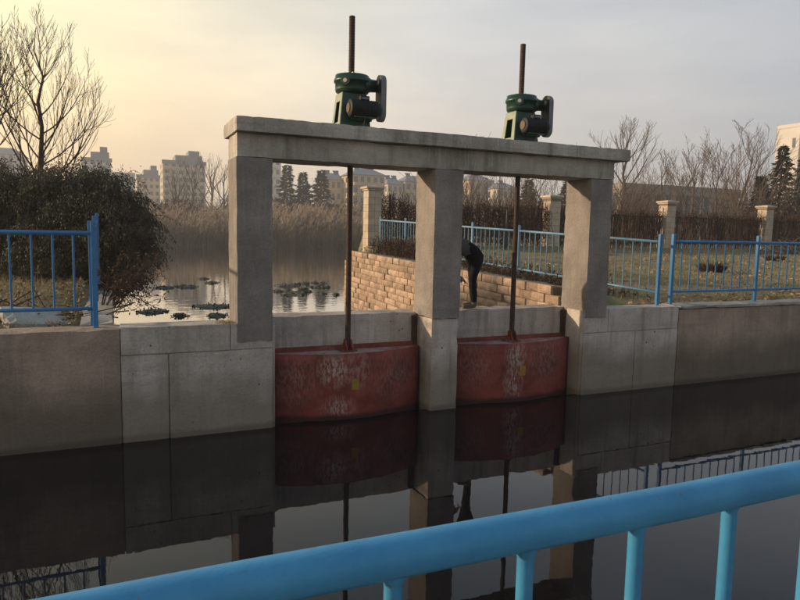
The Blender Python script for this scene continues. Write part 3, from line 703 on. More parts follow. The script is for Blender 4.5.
# low tail of the wall stepping down at its far end
for r_ in range(2, rows):
    o = link('block', variants[r_ % 8], BW, (X0B - .02, YB1 + .02, topB - (r_ + 1) * BH + slope * (YB1 - 7.8)))

# soil verge behind the block wall: part of the ground, raised a little
q = MB(); nxv, nyv = 9, 60
for j in range(nyv + 1):
    for i in range(nxv + 1):
        x = 6.20 + 1.6 * i / nxv; y = 7.64 + (17.5 - 7.64) * j / nyv
        edge = 1.44 + slope * (y - 7.8)
        if y < 8.4: edge = 1.215 + (edge - 1.215) * smooth(7.7, 8.4, y)
        gz = ground_z(7.9, y); f = smooth(0.15, 1.0, i / nxv)
        q.v.append((x, y, edge * (1 - f) + (gz + .012) * f + noise.noise(Vector((x * 3, y * 3, 0))) * .03 * (1 if 0 < i < nxv else 0.3)))
for j in range(nyv):
    for i in range(nxv): q.face((j * (nxv + 1) + i, j * (nxv + 1) + i + 1, (j + 1) * (nxv + 1) + i + 1, (j + 1) * (nxv + 1) + i))
tag(q.build('soil_verge', M['ground'], smooth=True), kind='structure')

# ------------------------------------------------------------------ stone fence pillars + fences
PB = 1.62
def block_mesh():
    q = MB(); q.box(0, .226, 0, .226, 0, .215); me = q.mesh('stone_tile', M['stone'])
    return me
tile_me = block_mesh()
def fence_pillar(x, y, zb, label):
    t = thing('fence_pillar', (x, y, zb), label, 'pillar', 'stone fence pillars'); H = 3.60 - zb
    q = MB(); q.box(x - .222, x + .222, y - .222, y + .222, zb - .2, zb + H); q.build('core', M['stone_joint'], t)
    n = int(H / .224)
    for k in range(n + 1):
        for i in (0, 1):
            for j in (0, 1):
                z = zb - .02 + k * .224
                if z + .2 > zb + H + .06: continue
                link('stone_tile', tile_me, t, (x - .231 + i * .236 + rnd.uniform(-.003, .003), y - .231 + j * .236 + rnd.uniform(-.003, .003), z))
    q = MB(); zt = zb + H
    q.box(x - .27, x + .27, y - .27, y + .27, zt + .0, zt + .05); bevel(q.build('cap_moulding', M['stone'], t), .01)
    q = MB(); q.box(x - .315, x + .315, y - .315, y + .315, zt + .051, zt + .125); bevel(q.build('cap_stone', M['stone'], t), .012)
    q = MB(); b = 0
    q.hexa([(x - .26, y - .26, zt + .126), (x + .26, y - .26, zt + .126), (x + .26, y + .26, zt + .126), (x - .26, y + .26, zt + .126),
            (x - .06, y - .06, zt + .165), (x + .06, y - .06, zt + .165), (x + .06, y + .06, zt + .165), (x - .06, y + .06, zt + .165)]); q.build('cap_crown', M['stone'], t)
    return t
FY = 20.3
PX = [7.95, 15.2, 21.0, 26.9, 32.7]
fence_pillar(PX[0], FY, 1.60, 'tan tiled stone pillar at the far end of the block wall')
fence_pillar(PX[1], FY, 1.74, 'tan stone fence pillar seen behind the right lifting screw')
fence_pillar(PX[2], FY, 1.76, 'tan stone fence pillar behind the two adjoining blue posts')
fence_pillar(PX[3], FY, 1.78, 'tan stone fence pillar near the dark fir trees at right')
def vines(q, x0, x1, z0, z1, dens, seed, thick=.35, ls=.11):
    rnd = random.Random(seed); n = int((x1 - x0) * dens)
    for i in range(n):
        x = rnd.uniform(x0, x1); top = z1 + .22 * noise.noise(Vector((x * .9, 3, seed))) + .08 * noise.noise(Vector((x * 4, 3, seed)))
        z = z0 + (top - z0) * rnd.random() ** .75; y = FY + rnd.gauss(0, thick * .4)
        q.leaf((x, y, z), (rnd.uniform(-1, 1), rnd.uniform(-1, 1), rnd.uniform(-1.2, .5)), ls * rnd.uniform(.6, 1.4), ls * .55, rnd)
def strands(q, x0, x1, z0, z1, n, seed, thick=.3):
    rnd = random.Random(seed)
    for i in range(n):
        x = rnd.uniform(x0, x1); y = FY + rnd.gauss(0, thick * .4); z = z1 + rnd.uniform(-.35, .25); pts = []
        dx = rnd.uniform(-.5, .5)
        for k in range(6):
            u = k / 5; pts.append((x + dx * u + rnd.uniform(-.05, .05), y + rnd.uniform(-.06, .06), z + (rnd.uniform(.0, .12) if k == 1 else 0) - (z - z0) * u * rnd.uniform(.6, 1)))
        q.tube(pts, .009, 3, caps=False)
def fence(x0, x1, label, vn, sn):
    t = thing('fence', ((x0 + x1) / 2, FY, 1.75), label, 'fence', 'old fence panels'); rnd = random.Random(int(x0 * 10))
    for z in (1.98, 3.05):
        q = MB(); q.box(x0, x1, FY - .02, FY + .02, z, z + .05); q.build('rail', M['picket'], t)
    q = MB(); x = x0 + .04
    while x < x1 - .04:
        h = 3.22 + rnd.uniform(-.14, .08); lean = rnd.uniform(-.02, .02); wd = rnd.uniform(.03, .055)
        q.hexa([(x, FY - .05, 1.72), (x + wd, FY - .05, 1.72), (x + wd, FY - .023, 1.72), (x, FY - .023, 1.72),
                (x + lean, FY - .05, h), (x + wd + lean, FY - .05, h), (x + wd + lean, FY - .023, h), (x + lean, FY - .023, h)])
        x += rnd.uniform(.075, .14)
    tag(q.build('pickets', M['picket'], t), kind='stuff')
    q = MB(); vines(q, x0, x1, 2.8, 3.28, vn * 2, int(x0), .5, .06); strands(q, x0, x1, 1.85, 3.25, sn, int(x0) + 1)
    tag(q.build('dry_vines', M['vine'], t), kind='stuff')
    return t
fence(PX[1] + .26, PX[2] - .26, 'old brown picket fence just right of the right sluice pillar', 160, 260)
fence(PX[2] + .26, PX[3] - .26, 'old brown picket fence between the two right-hand stone pillars', 170, 260)
fence(PX[3] + .26, PX[4], 'old brown picket fence at the right edge beyond the last pillar', 170, 200)
t = thing('vine_fence', (11.5, FY, 1.7), 'wire fence smothered in dark dry vines behind the middle pillar', 'fence')
for x in (8.6, 10.7, 12.9, 14.6):
    q = MB(); q.tube([(x, FY, 1.55), (x, FY, 3.5)], .03, 8); q.build('fence_post', M['iron'], t)
q = MB(); vines(q, 8.25, 14.95, 1.75, 3.30, 1700, 77, .6, .07); strands(q, 8.25, 14.95, 1.7, 3.4, 420, 78, .6)
tag(q.build('dry_vines', M['vine'], t), kind='stuff')
q = MB(); q.tube([(12.1, 18.6, 1.6), (12.13, 18.6, 3.05)], [.05, .04], 8)
tag(q.build('wooden_stake', M['iron']), 'dark upright stake left of the pillar seen through the right opening', 'stake')

# ------------------------------------------------------------------ trees
def grow(q, p, d, ln, r, depth, rnd, up=.25, wob=.12, kids=(4, 6), ang=(25, 50), shrink=.62, seg=6, minr=.004, nsides=5, tips=None, kstart=.25):
    pts = [Vector(p)]; rad = [r]; d = Vector(d).normalized(); step = ln / seg; dirs = [d]
    for i in range(seg):
        d = (d + Vector((rnd.gauss(0, wob), rnd.gauss(0, wob), rnd.gauss(0, wob * .6))) + Vector((0, 0, up * .35))).normalized()
        pts.append(pts[-1] + d * step); rad.append(max(minr, r * (1 - .82 * (i + 1) / seg))); dirs.append(d)
    q.tube(pts, rad, max(3, nsides), caps=False)
    if tips is not None: tips.append((pts[-1], d))
    if depth <= 0: return
    n = rnd.randint(*kids)
    for k in range(n):
        f = kstart + (1 - kstart) * (k + rnd.random()) / n; i = min(seg - 1, int(f * seg)); fr = f * seg - i
        b = pts[i].lerp(pts[i + 1], fr); bd = dirs[i]
        ax = bd.cross(Vector((rnd.uniform(-1, 1), rnd.uniform(-1, 1), rnd.uniform(-1, 1)))); 
        if ax.length < 1e-3: ax = bd.orthogonal()
        nd = Matrix.Rotation(R(rnd.uniform(*ang)), 3, ax.normalized()) @ bd
        rr = max(minr, rad[i] * .62)
        grow(q, b, nd, ln * shrink * rnd.uniform(.7, 1.15) * (1.1 - .5 * f), rr, depth - 1, rnd, up, wob * 1.1, kids, ang, shrink, max(3, seg - 1), minr, nsides - 1, tips, .2)

def bare_tree(base, h, r, seed, label, group, nlimb=10, fork=.28, spread=(28, 55), depth=2, up=.35, m='bark', minr=.006, kids=(4, 6), wob=.07, lean=(0, 0), limb_len=.62, kshrink=.55, lr=.55):
    t = thing('bare_tree', base, label, 'tree', group); rnd = random.Random(seed); b = Vector(base)
    pts = []; rad = []; n = 10
    for i in range(n + 1):
        u = i / n; pts.append(b + Vector((lean[0] * u * h + rnd.gauss(0, .01 * h * u), lean[1] * u * h + rnd.gauss(0, .01 * h * u), -.15 + (h * .93 + .15) * u))); rad.append(max(minr, r * (1 - u) ** .85 + (r * .25 if i == 0 else 0)))
    q = MB(); q.tube(pts, rad, 9, caps=False); q.build('trunk', M[m], t, smooth=True)
    q = MB()
    for k in range(nlimb):
        f = fork + (.86 - fork) * (k + rnd.random() * .6) / nlimb; i = min(n - 1, int(f * n)); p = pts[i].lerp(pts[i + 1], f * n - i)
        az = k * 2.4 + rnd.uniform(-.4, .4); pa = R(rnd.uniform(*spread)); d = Vector((math.cos(az) * math.sin(pa), math.sin(az) * math.sin(pa), math.cos(pa)))
        grow(q, p, d, h * limb_len * (1.08 - .75 * (f - fork) / (.9 - fork)) , max(minr * 1.5, r * lr * (1 - f * .7)), depth, rnd, up, wob, kids, (18, 42), kshrink, 7, minr, 5)
    q.build('crown', M[m], t)
    return t
# the leafless tree at left, another one cut by the frame
bt = pix(43, 226, 16.0)
bare_tree((bt.x, 16.0, 1.45), 5.3, .085, 11, 'leafless tree with steep fine branches rising behind the dark bush at left', 'bare trees', nlimb=24, fork=.20, spread=(34, 68), depth=2, up=.44, minr=.003, kids=(5, 7), wob=.035, limb_len=.47, lr=.34)
be = pix(-45, 226, 14.0)
bare_tree((be.x, 14.0, 1.4), 4.6, .09, 12, 'leafless tree cut off by the left edge of the picture', 'bare trees', nlimb=18, fork=.26, spread=(35, 65), depth=2, up=.46, minr=.004, kids=(5, 7), wob=.05, limb_len=.58, lr=.42)

def bush(base, lobes, nleaf, label, seed, m='leaf_dark', ls=.045, ntw=500, droop=1.0):
    t = thing('bush', base, label, 'bush', None); rnd = random.Random(seed); b = Vector(base)
    q = MB()
    for k in range(16):
        az = rnd.uniform(0, 6.28); c, rr = rnd.choice(lobes)[:2]; tgt = Vector(c)
        p0 = b + Vector((rnd.gauss(0, .35), rnd.gauss(0, .25), -.1)); pts = [p0.lerp(tgt, i / 6) + Vector((rnd.gauss(0, .06), rnd.gauss(0, .06), .25 * math.sin(i / 6 * 3.14))) for i in range(7)]
        q.tube(pts, [.035 * (1 - i / 7.5) + .006 for i in range(7)], 5, caps=False)
    lf = MB(); per = nleaf // ntw
    wts = [l[2] for l in lobes]
    for k in range(ntw):
        c, rr, _ = rnd.choices(lobes, wts)[0]; rr = Vector(rr)
        v = Vector((rnd.gauss(0, 1), rnd.gauss(0, 1), rnd.gauss(0, 1))).normalized(); rad = rnd.random() ** .45
        p = Vector(c) + Vector((v.x * rr.x, v.y * rr.y, v.z * rr.z)) * rad
        d = Vector((v.x, v.y, v.z * .6 + .25)).normalized(); ln = rnd.uniform(.25, .6); pts = [p]
        for i in range(5):
            d = (d + Vector((rnd.gauss(0, .15), rnd.gauss(0, .15), -droop * .22 * i))).normalized(); pts.append(pts[-1] + d * ln / 5)
        q.tube(pts, .004, 3, caps=False)
        for i in range(per):
            f = rnd.random() * 4.99; a = pts[int(f)].lerp(pts[int(f) + 1], f % 1) + Vector((rnd.gauss(0, .05), rnd.gauss(0, .05), rnd.gauss(0, .05)))
            dd = d + Vector((rnd.uniform(-1, 1), rnd.uniform(-1, 1), rnd.uniform(-1.2, .4)))
            lf.leaf(a, dd, ls * rnd.uniform(.6, 1.5), ls * rnd.uniform(.28, .5), rnd)
    for k in range(130):
        c, rr, _ = rnd.choices(lobes, wts)[0]; rr = Vector(rr); az = rnd.uniform(0, 6.28)
        p = Vector(c) + Vector((math.cos(az) * rr.x * .7, math.sin(az) * rr.y * .7, rr.z * .55)); d = Vector((math.cos(az) * .8, math.sin(az) * .8, rnd.uniform(.5, 1.5))).normalized(); ln = rnd.uniform(.4, .95); pts = [p]
        for i in range(7):
            d = (d + Vector((rnd.gauss(0, .10), rnd.gauss(0, .10), -.30))).normalized(); pts.append(pts[-1] + d * ln / 7)
        q.tube(pts, [.005 - .0005 * i for i in range(8)], 3, caps=False)
        for i in range(rnd.randint(12, 34)):
            f = rnd.random() * 6.99; a = pts[int(f)].lerp(pts[int(f) + 1], f % 1)
            lf.leaf(a, (rnd.uniform(-1, 1), rnd.uniform(-1, 1), rnd.uniform(-1.3, .2)), ls * rnd.uniform(.9, 1.7), ls * .45, rnd)
    q.build('stems', M['bark'], t); lf.build('crown', M[m], t)
    return t
def lb(px, py, Y, rx, rz, ry, wt): 
    p = pix(px, py, Y); return (p, (rx, ry, rz), wt)
bb = pix(95, 226, 12.6)
bush((bb.x, 12.6, 1.4), [lb(105, 222, 12.6, .62, .70, .7, 3), lb(122, 245, 12.0, .36, .55, .45, 1.5), lb(75, 215, 13.0, .7, .66, .7, 3), lb(98, 266, 12.3, .7, .42, .6, 1.4), lb(88, 192, 13.0, .45, .36, .5, .9), lb(60, 255, 12.4, .7, .55, .5, 1.2)], 110000,
     'large dark drooping bush behind the corner of the left railing', 31, ntw=2000)
bb2 = pix(20, 226, 13.6)
bush((bb2.x, 13.6, 1.4), [lb(30, 212, 13.6, .8, .65, .8, 3), lb(-15, 208, 14.0, .9, .7, .8, 3), lb(10, 245, 13.4, 1.1, .55, .6, 1.8), lb(48, 198, 14.2, .7, .45, .6, 1.2)], 95000,
     'dark leafy bush filling the left edge behind the railing', 32, ntw=1700)
ps = pix(118, 318, 9.2)
def twig_shrub(base, tgts, label, seed, nleaf=420):
    t = thing('shrub', base, label, 'shrub'); rnd = random.Random(seed); q = MB(); lf = MB(); tips = []
    for (px, py, Y) in tgts:
        tp = pix(px, py, Y); b = Vector(base) + Vector((rnd.gauss(0, .06), rnd.gauss(0, .08), 0)); mid = b.lerp(tp, .5) + Vector((rnd.gauss(0, .06), rnd.gauss(0, .06), .16))
        pts = [b, b.lerp(mid, .5) + Vector((0, 0, .05)), mid, mid.lerp(tp, .5) + Vector((0, 0, .05)), tp]; q.tube(pts, [.011, .009, .007, .006, .004], 5, caps=False)
        for k in range(8):
            f = rnd.uniform(.8, 3.99); a = pts[int(f)].lerp(pts[int(f) + 1], f % 1); d = (tp - b).normalized() + Vector((rnd.gauss(0, .7), rnd.gauss(0, .5), rnd.gauss(0, .6)))
            grow(q, a, d, rnd.uniform(.15, .38), .005, 1, rnd, .05, .2, (2, 4), (25, 60), .6, 4, .0025, 4, tips)
    for (p, d) in tips:
        for k in range(rnd.randint(0, 4)): lf.leaf(p - Vector(d) * rnd.uniform(0, .12), Vector(d) + Vector((rnd.gauss(0, .8), rnd.gauss(0, .8), rnd.gauss(-.3, .6))), rnd.uniform(.03, .06), .022, rnd)
    q.build('stems', M['bark'], t); lf.build('leaves', M['leaf_dry'], t); return t
twig_shrub((ps.x - .12, 9.3, 1.2), [(112, 275, 9.2), (128, 268, 9.3), (142, 272, 9.4), (155, 283, 9.3), (135, 290, 9.2), (120, 292, 9.1), (150, 268, 9.8), (108, 288, 9.2), (160, 262, 10.2), (126, 306, 9.0), (146, 304, 9.1)],
           'twiggy reddish shrub leaning over the bright pond beside the ledge', 33)

# ------------------------------------------------------------------ reeds, far scrub
rnd = random.Random(9)
q = MB(); q2 = MB()
clumps = [(rnd.uniform(-14, 62), 79 + 14 * rnd.random() ** 1.2, rnd.uniform(.5, 1.6), rnd.gauss(0, .45)) for _ in range(420)]
for k in range(17000):
    cx_, cy_, cr_, ch_ = rnd.choice(clumps); x = cx_ + rnd.gauss(0, cr_); y = max(78.7, cy_ + rnd.gauss(0, cr_ * .6))
    hh = (2.55 + .75 * smooth(8, 24, x)) + .5 * noise.noise(Vector((x * .22, y * .2, 2))) + ch_ + rnd.gauss(0, .35) + (y - 79) * .05
    z = ground_z(x, y) - .1 if y > 79.2 else 0.05
    lx, ly = rnd.gauss(.10, .18), rnd.gauss(0, .14); w2 = rnd.uniform(.022, .05)
    p0 = Vector((x, y, max(z, 0))); p1 = Vector((x + lx * .4, y + ly * .4, z + hh * .6)); p2 = Vector((x + lx * hh * .5, y + ly, z + hh))
    a = rnd.uniform(0, 3.14); u = Vector((math.cos(a), math.sin(a), 0)) * w2 * .5
    q.quad(p0 - u, p0 + u, p1 + u, p1 - u); q.tri(p1 - u, p1 + u, p2)
    for j in range(2):
        s_ = p0.lerp(p1, rnd.uniform(.25, 1)); q.leaf(s_, (rnd.uniform(-1, 1), rnd.uniform(-1, 1), rnd.uniform(.2, 1.6)), rnd.uniform(.5, 1.0), .055, rnd)
    if rnd.random() < .42:
        d = (Vector((lx + .25, ly, .9))).normalized()
        for j in range(4): q2.leaf(p2 - d * .08 * j, d + Vector((rnd.gauss(0, .25), rnd.gauss(0, .25), 0)), rnd.uniform(.35, .65), rnd.uniform(.08, .14), rnd)
RB = thing('reed_bed', (20, 85, 0.2), 'tall dry reeds with pale plumes on the far pond shore', 'reeds'); RB['kind'] = 'stuff'
for nme, qq, mm in (('stalks', q, 'reed'), ('plumes', q2, 'plume')): tag(qq.build(nme, M[mm], RB), kind='stuff')
def scrub_mass(name, label, spots, seed, m='scrub', lsz=.35, nst=26, nlf=520, thin=1.0):
    rnd = random.Random(seed); q = MB()
    for (x, y, z, h, wd) in spots:
        for k in range(nst):
            d = Vector((rnd.gauss(0, .35), rnd.gauss(0, .35), 1)).normalized(); p = Vector((x + rnd.gauss(0, wd * .3), y + rnd.gauss(0, wd * .3), z - .2))
            grow(q, p, d, h * rnd.uniform(.6, 1.0), .06 * thin, 1, rnd, .2, .1, (3, 5), (18, 45), .55, 5, .022 * thin, 4)
        for k in range(nlf):
            v = Vector((rnd.gauss(0, .42), rnd.gauss(0, .42), rnd.random() ** .8)); tp = 1 - .25 * (v.x * v.x + v.y * v.y)
            q.leaf((x + v.x * wd, y + v.y * wd, z + h * .82 * v.z * tp), (rnd.uniform(-1, 1), rnd.uniform(-1, 1), rnd.uniform(-.3, 1)), lsz * rnd.uniform(.5, 1.3), lsz * .4, rnd)
    return tag(q.build(name, M[m]), label, 'scrub', kind='stuff')
rnd = random.Random(21)
sp = [(x + rnd.uniform(-2, 2), rnd.uniform(97, 108), 1.2, 4.6 + 1.6 * rnd.random(), 4.2) for x in range(-26, 80, 3)]
scrub_mass('far_scrub', 'dark tangled scrub behind the reeds on the far shore', sp, 22, nst=30, nlf=1300, lsz=.42)
sp = [(x + rnd.uniform(-2, 2), rnd.uniform(145, 175), 1.2, 8 + 4 * rnd.random(), 6) for x in range(-45, 240, 7)]
scrub_mass('far_wood', 'hazy grey line of leafless trees before the distant buildings', sp, 23, m='scrub', lsz=.55, nst=24, nlf=750)
sp = [(x + rnd.uniform(-1, 1), rnd.uniform(23, 30), 1.75, 3.2 + 1.6 * rnd.random(), 1.6) for x in [15 + 1.3 * i for i in range(26)]]
scrub_mass('thicket', 'brown thicket of leafless shrubs behind the old picket fence', sp, 24, m='bark_grey', lsz=.07, nst=34, nlf=120, thin=.32)

# far bare trees on the left, individually visible
for i, (px, ty, Y, lab) in enumerate(((176, 172, 118, 'small hazy bare tree before the wide pale apartment block'), (193, 160, 122, 'taller hazy bare tree before the wide pale apartment block'),
                                (212, 158, 120, 'hazy bare tree standing between the wide pale block and the sluice'), (224, 166, 112, 'hazy bare tree closest to the left sluice pillar'))):
    p = pix(px, 229, Y); tp = pix(px, ty, Y)
    bare_tree((p.x, Y, 1.3), tp.z - 1.3, .26, 60 + i, lab, 'far bare trees', nlimb=9, fork=.25, spread=(25, 50), depth=1, up=.35, m='bark_grey', minr=.022, kids=(5, 7), wob=.08)
# right-hand bare trees
p = pix(621, 236, 40); tp = pix(624, 117, 40)
bare_tree((p.x, 40, 1.75), tp.z - 1.75, .19, 71, 'slender leafless tree right of the concrete beam end', 'bare trees', nlimb=9, fork=.42, spread=(28, 50), depth=2, up=.30, m='bark_grey', minr=.009, kids=(5, 7), wob=.07, limb_len=.46)
for i, (px, ty, Y, lean, nl, lab) in enumerate(((662, 150, 30, (-.08, 0), 6, 'low leafless tree behind the fence nearest the slender tree'),
        (690, 136, 29, (.02, 0), 6, 'leafless tree rising behind the picket fence, left of the crooked one'),
        (712, 138, 27, (.04, 0), 7, 'leafless many-stemmed tree behind the middle of the picket fence'),
        (727, 112, 28, (.30, 0), 5, 'tallest crooked leafless tree leaning right behind the picket fence'),
        (701, 150, 33, (-.05, 0), 6, 'thin hazy leafless tree between two taller ones over the long grey building'),
        (737, 142, 34, (-.10, 0), 6, 'leafless tree crossing behind the tallest crooked one'),
        (675, 165, 27, (.08, 0), 6, 'short leafless tree just right of the stone pillar behind the fence'),
        (744, 128, 31, (.16, 0), 6, 'leafless tree leaning towards the white building beside the firs'))):
    p = pix(px, 238, Y); tp = pix(px, ty, Y)
    bare_tree((p.x, Y, 1.75), (tp.z - 1.75) * .96, .085, 80 + i, lab, 'bare trees', nlimb=nl, fork=.12, spread=(15, 40), depth=2, up=.28, m='bark_grey', minr=.008, kids=(5, 7), wob=.10, lean=lean, limb_len=.62)

# conifers
def conifer(base, h, wd, label, seed, tiers=16, m='needle', ls=.16, grp='fir trees'):
    t = thing('conifer', base, label, 'tree', grp); rnd = random.Random(seed); b = Vector(base)
    q = MB(); q.tube([b + Vector((0, 0, -.1)), b + Vector((0, 0, h * .5)), b + Vector((0, 0, h))], [h * .02, h * .012, .015], 7, caps=False); q.build('trunk', M['bark'], t)
    q = MB()
    nbr = tiers * 9
    for k in range(nbr):
        f = (k + rnd.random()) / nbr; z = h * (.08 + .90 * f); rr = wd * (1 - f) ** .85 + .015 * h
        az = k * 2.4 + rnd.uniform(-.4, .4); L_ = rr * rnd.choice((rnd.uniform(.45, .8), rnd.uniform(.75, 1.15))); pts = []
        tilt = rnd.uniform(-.12, .30)
        for i in range(6):
            u = i / 5; pts.append(b + Vector((math.cos(az) * L_ * u, math.sin(az) * L_ * u, z - L_ * .30 * u + L_ * tilt * u * u)))
        q.tube(pts, [max(.006, .003 * h * (1 - u / 6)) for u in range(6)], 3, caps=False)
        nl = int(34 * (L_ / wd) + 14)
        for i in range(nl):
            u = rnd.random() ** .7 * 4.99; p = pts[int(u)].lerp(pts[int(u) + 1], u % 1); side = rnd.choice((-1, 1)); a2 = az + side * rnd.uniform(.3, 1.2)
            q.leaf(p, (math.cos(a2), math.sin(a2), rnd.uniform(-.7, .2)), ls * rnd.uniform(.6, 1.5) * (1.15 - u * .12), ls * .26, rnd)
    q.build('crown', M[m], t); return t
for (px, ty, Y, wr, lab, s_) in ((776, 143, 26, .30, 'tall dark fir in front of the white building', 1), (799, 150, 27, .32, 'dark fir cut by the right edge of the picture', 2), (757, 174, 25.5, .36, 'short broad dark fir left of the tall fir', 3)):
    p = pix(px, 239, Y); tp = pix(px, ty, Y); h = tp.z - 1.75
    conifer((p.x, Y, 1.75), h, h * wr, lab, 100 + s_, tiers=17, ls=.30)
for (px, ty, Y, wr, lab, s_) in ((287, 163, 128, .32, 'tallest far fir beside the left sluice pillar, seen through the opening', 4), (303, 171, 130, .33, 'middle one of three far firs seen through the left opening', 5), (321, 169, 126, .42, 'broadest of three far firs, nearest the left lifting screw', 6),
                                (527, 178, 60, .42, 'dark broad fir seen just right of the right lifting screw', 7), (566, 178, 58, .4, 'dark fir half hidden by the right sluice pillar', 8)):
    p = pix(px, 230, Y); tp = pix(px, ty, Y); h = tp.z - 1.3
    conifer((p.x, Y, 1.3), h, h * wr, lab, 100 + s_, tiers=14, ls=.9 if Y > 100 else .5, grp='far fir trees')

# ------------------------------------------------------------------ buildings
_wm = {}
def window_mesh(wd, h):
    k = (wd, h)
    if k not in _wm:
        q = MB(); q.box(-wd / 2, wd / 2, -.05, .12, 0, h); me = q.mesh('window', M['glass']); _wm[k] = me
    return _wm[k]
def building(px0, px1, ytop, Y, depth, wallm, label, floors, cols, roof='flat', seed=0, scols=3, solar=0, swin=False, cname='building'):
    a, b = pix(px0, 232, Y), pix(px1, 232, Y); h = pix((px0 + px1) / 2, ytop, Y).z; x0, x1 = a.x, b.x
    t = thing('apartment_building', ((x0 + x1) / 2, Y, 0), label, cname, 'far buildings'); rnd = random.Random(seed)
    if roof == 'hip': hw = h - 2.6
    elif roof == 'step': hw = h - 4.5
    else: hw = h
    q = MB(); q.box(x0, x1, Y, Y + depth, -.5, hw)
    q.build('wall', M[wallm], t)
    if roof == 'hip':
        q = MB(); o = .6; zz = hw + .004; xm = (x1 - x0) * .28
        q.hexa([(x0 - o, Y - o, zz), (x1 + o, Y - o, zz), (x1 + o, Y + depth + o, zz), (x0 - o, Y + depth + o, zz),
                (x0 + xm, Y + depth * .42, h), (x1 - xm, Y + depth * .42, h), (x1 - xm, Y + depth * .58, h), (x0 + xm, Y + depth * .58, h)]); q.build('roof', M['roof_slate'], t)
    elif roof == 'step':
        q = MB(); w_ = x1 - x0; q.box(x0 + w_ * .30, x1 - w_ * .06, Y + 1, Y + depth - 1, hw + .004, hw + 2.6); q.box(x0 + w_ * .62, x1 - w_ * .12, Y + 2, Y + depth - 2, hw + 2.61, h); q.build('penthouse', M['roof_slate'], t)
        q = MB(); q.box(x0 - .3, x1 + .3, Y - .3, Y - .004, hw - .9, hw + .5); q.build('cornice', M['roof_slate'], t)
    else:
        q = MB(); q.box(x0 - .2, x1 + .2, Y - .2, Y - .004, hw - .7, hw + .5); q.box(x0 - .2, x0 - .004, Y - .004, Y + depth, hw - .7, hw + .5); q.build('parapet', M[wallm], t)
    fh = hw / floors; ww = (x1 - x0) / cols
    for f in range(floors):
        for c in range(cols):
            wd = round(min(1.9, ww * .52), 2); me = window_mesh(wd, round(fh * .5, 2))
            link('window', me, t, (x0 + ww * (c + .5), Y + .02, f * fh + fh * .3))
        q = None
    me = None
    for f in range(floors):
        for c in range(scols):
            dd = depth / scols; me = window_mesh(round(min(1.6, dd * .4), 2), round(fh * .5, 2))
            o = link('window', me, t, (x0 + .02, Y + dd * (c + .5), f * fh + fh * .3)); o.rotation_euler = (0, 0, -math.pi / 2)
    if swin:
        o = link('window', window_mesh(1.2, 3.2), t, (x0 + .02, Y + depth * .22, hw - 7.5)); o.rotation_euler = (0, 0, -math.pi / 2)
    if floors >= 4:
        for f in range(1, floors):
            c0 = (f % 1) ; bx = x0 + ww * .12
            q = MB(); q.box(bx, bx + ww * 1.3, Y - .9, Y - .004, f * fh - .1, f * fh + .9); q.build('balcony', M[wallm], t)
    for k in range(solar):
        x = x0 + (x1 - x0) * (k + .6) / (solar + .3); yy = Y + depth * .40; zb = h - (0.9 if roof == 'hip' else -.0)
        q = MB(); q.hexa([(x - .9, yy - 1.0, zb + .2), (x + .9, yy - 1.0, zb + .2), (x + .9, yy - .85, zb + .2), (x - .9, yy - .85, zb + .2), (x - .9, yy + .2, zb + 1.5), (x + .9, yy + .2, zb + 1.5), (x + .9, yy + .35, zb + 1.5), (x - .9, yy + .35, zb + 1.5)]); q.tube([(x - 1.05, yy + .3, zb + 1.6), (x + 1.05, yy + .3, zb + 1.6)], .26, 8)
        q.box(x - .8, x + .8, yy - .3, yy + .3, zb - 1.2, zb + .6)
        q.build('solar_heater', M['panel_dark'], t)
    return t
building(-14, 26, 146, 250, 14, 'wall_white', 'pale apartment block at the left edge behind the bare tree', 9, 5, 'hip', 1)
building(84, 113, 146, 250, 13, 'wall_white', 'pale apartment tower just right of the leafless tree', 9, 4, 'step', 2)
building(116, 136, 174, 240, 10, 'wall_white', 'low white house between the two pale towers at left', 5, 3, 'flat', 3)
building(138, 161, 165, 290, 13, 'wall_cream', 'small cream apartment block left of the wide pale block', 8, 4, 'step', 4)
building(164, 206, 150, 260, 14, 'wall_cream', 'wide pale apartment block with stepped roof left of the sluice', 10, 6, 'step', 5)
building(268, 281, 158, 270, 12, 'wall_white', 'pale block peeking out beside the left sluice pillar inside the opening', 8, 2, 'flat', 6)
building(325, 346, 172, 215, 12, 'wall_yellow', 'yellow house row left of the lifting screw through the left opening', 5, 4, 'hip', 7, solar=2)
building(352, 384, 167, 205, 12, 'wall_yellow', 'tallest yellow house block with slate roof above the tiled pillar', 6, 5, 'hip', 8, solar=2)
building(387, 402, 177, 225, 11, 'wall_cream', 'cream house block between the tiled pillar and the middle pillar', 5, 3, 'hip', 9, solar=2)
building(404, 432, 175, 225, 11, 'wall_yellow', 'yellow house block partly hidden by the middle pillar', 5, 4, 'hip', 10, solar=2)
building(468, 492, 174, 225, 12, 'wall_yellow', 'yellow house block with slate roof left in the right opening', 5, 4, 'hip', 11, solar=1)
building(496, 517, 182, 215, 12, 'wall_cream', 'low cream house block left of the right lifting screw', 4, 4, 'hip', 12, solar=1)
building(621, 736, 190, 62, 9, 'wall_grey', 'long low grey building behind the leafless trees', 2, 12, 'flat', 13)
building(792, 840, 126, 150, 8.6, 'wall_white', 'tall white building with a sunlit side wall at the right edge', 10, 6, 'flat', 14, scols=0, swin=True)
# utility pole
p = pix(498, 232, 90); tp = pix(498, 168, 90)
UP = thing('utility_pole', (p.x, 90, 1.3), 'thin utility pole seen through the right opening', 'pole')
q = MB(); q.tube([(p.x, 90, 1.2), (p.x, 90, tp.z)], [.14, .09], 8); q.build('pole', M['bark_grey'], UP)
q = MB(); q.box(p.x - .8, p.x + .8, 89.88, 89.9, tp.z - .8, tp.z - .68); q.build('crossarm', M['bark_grey'], UP)

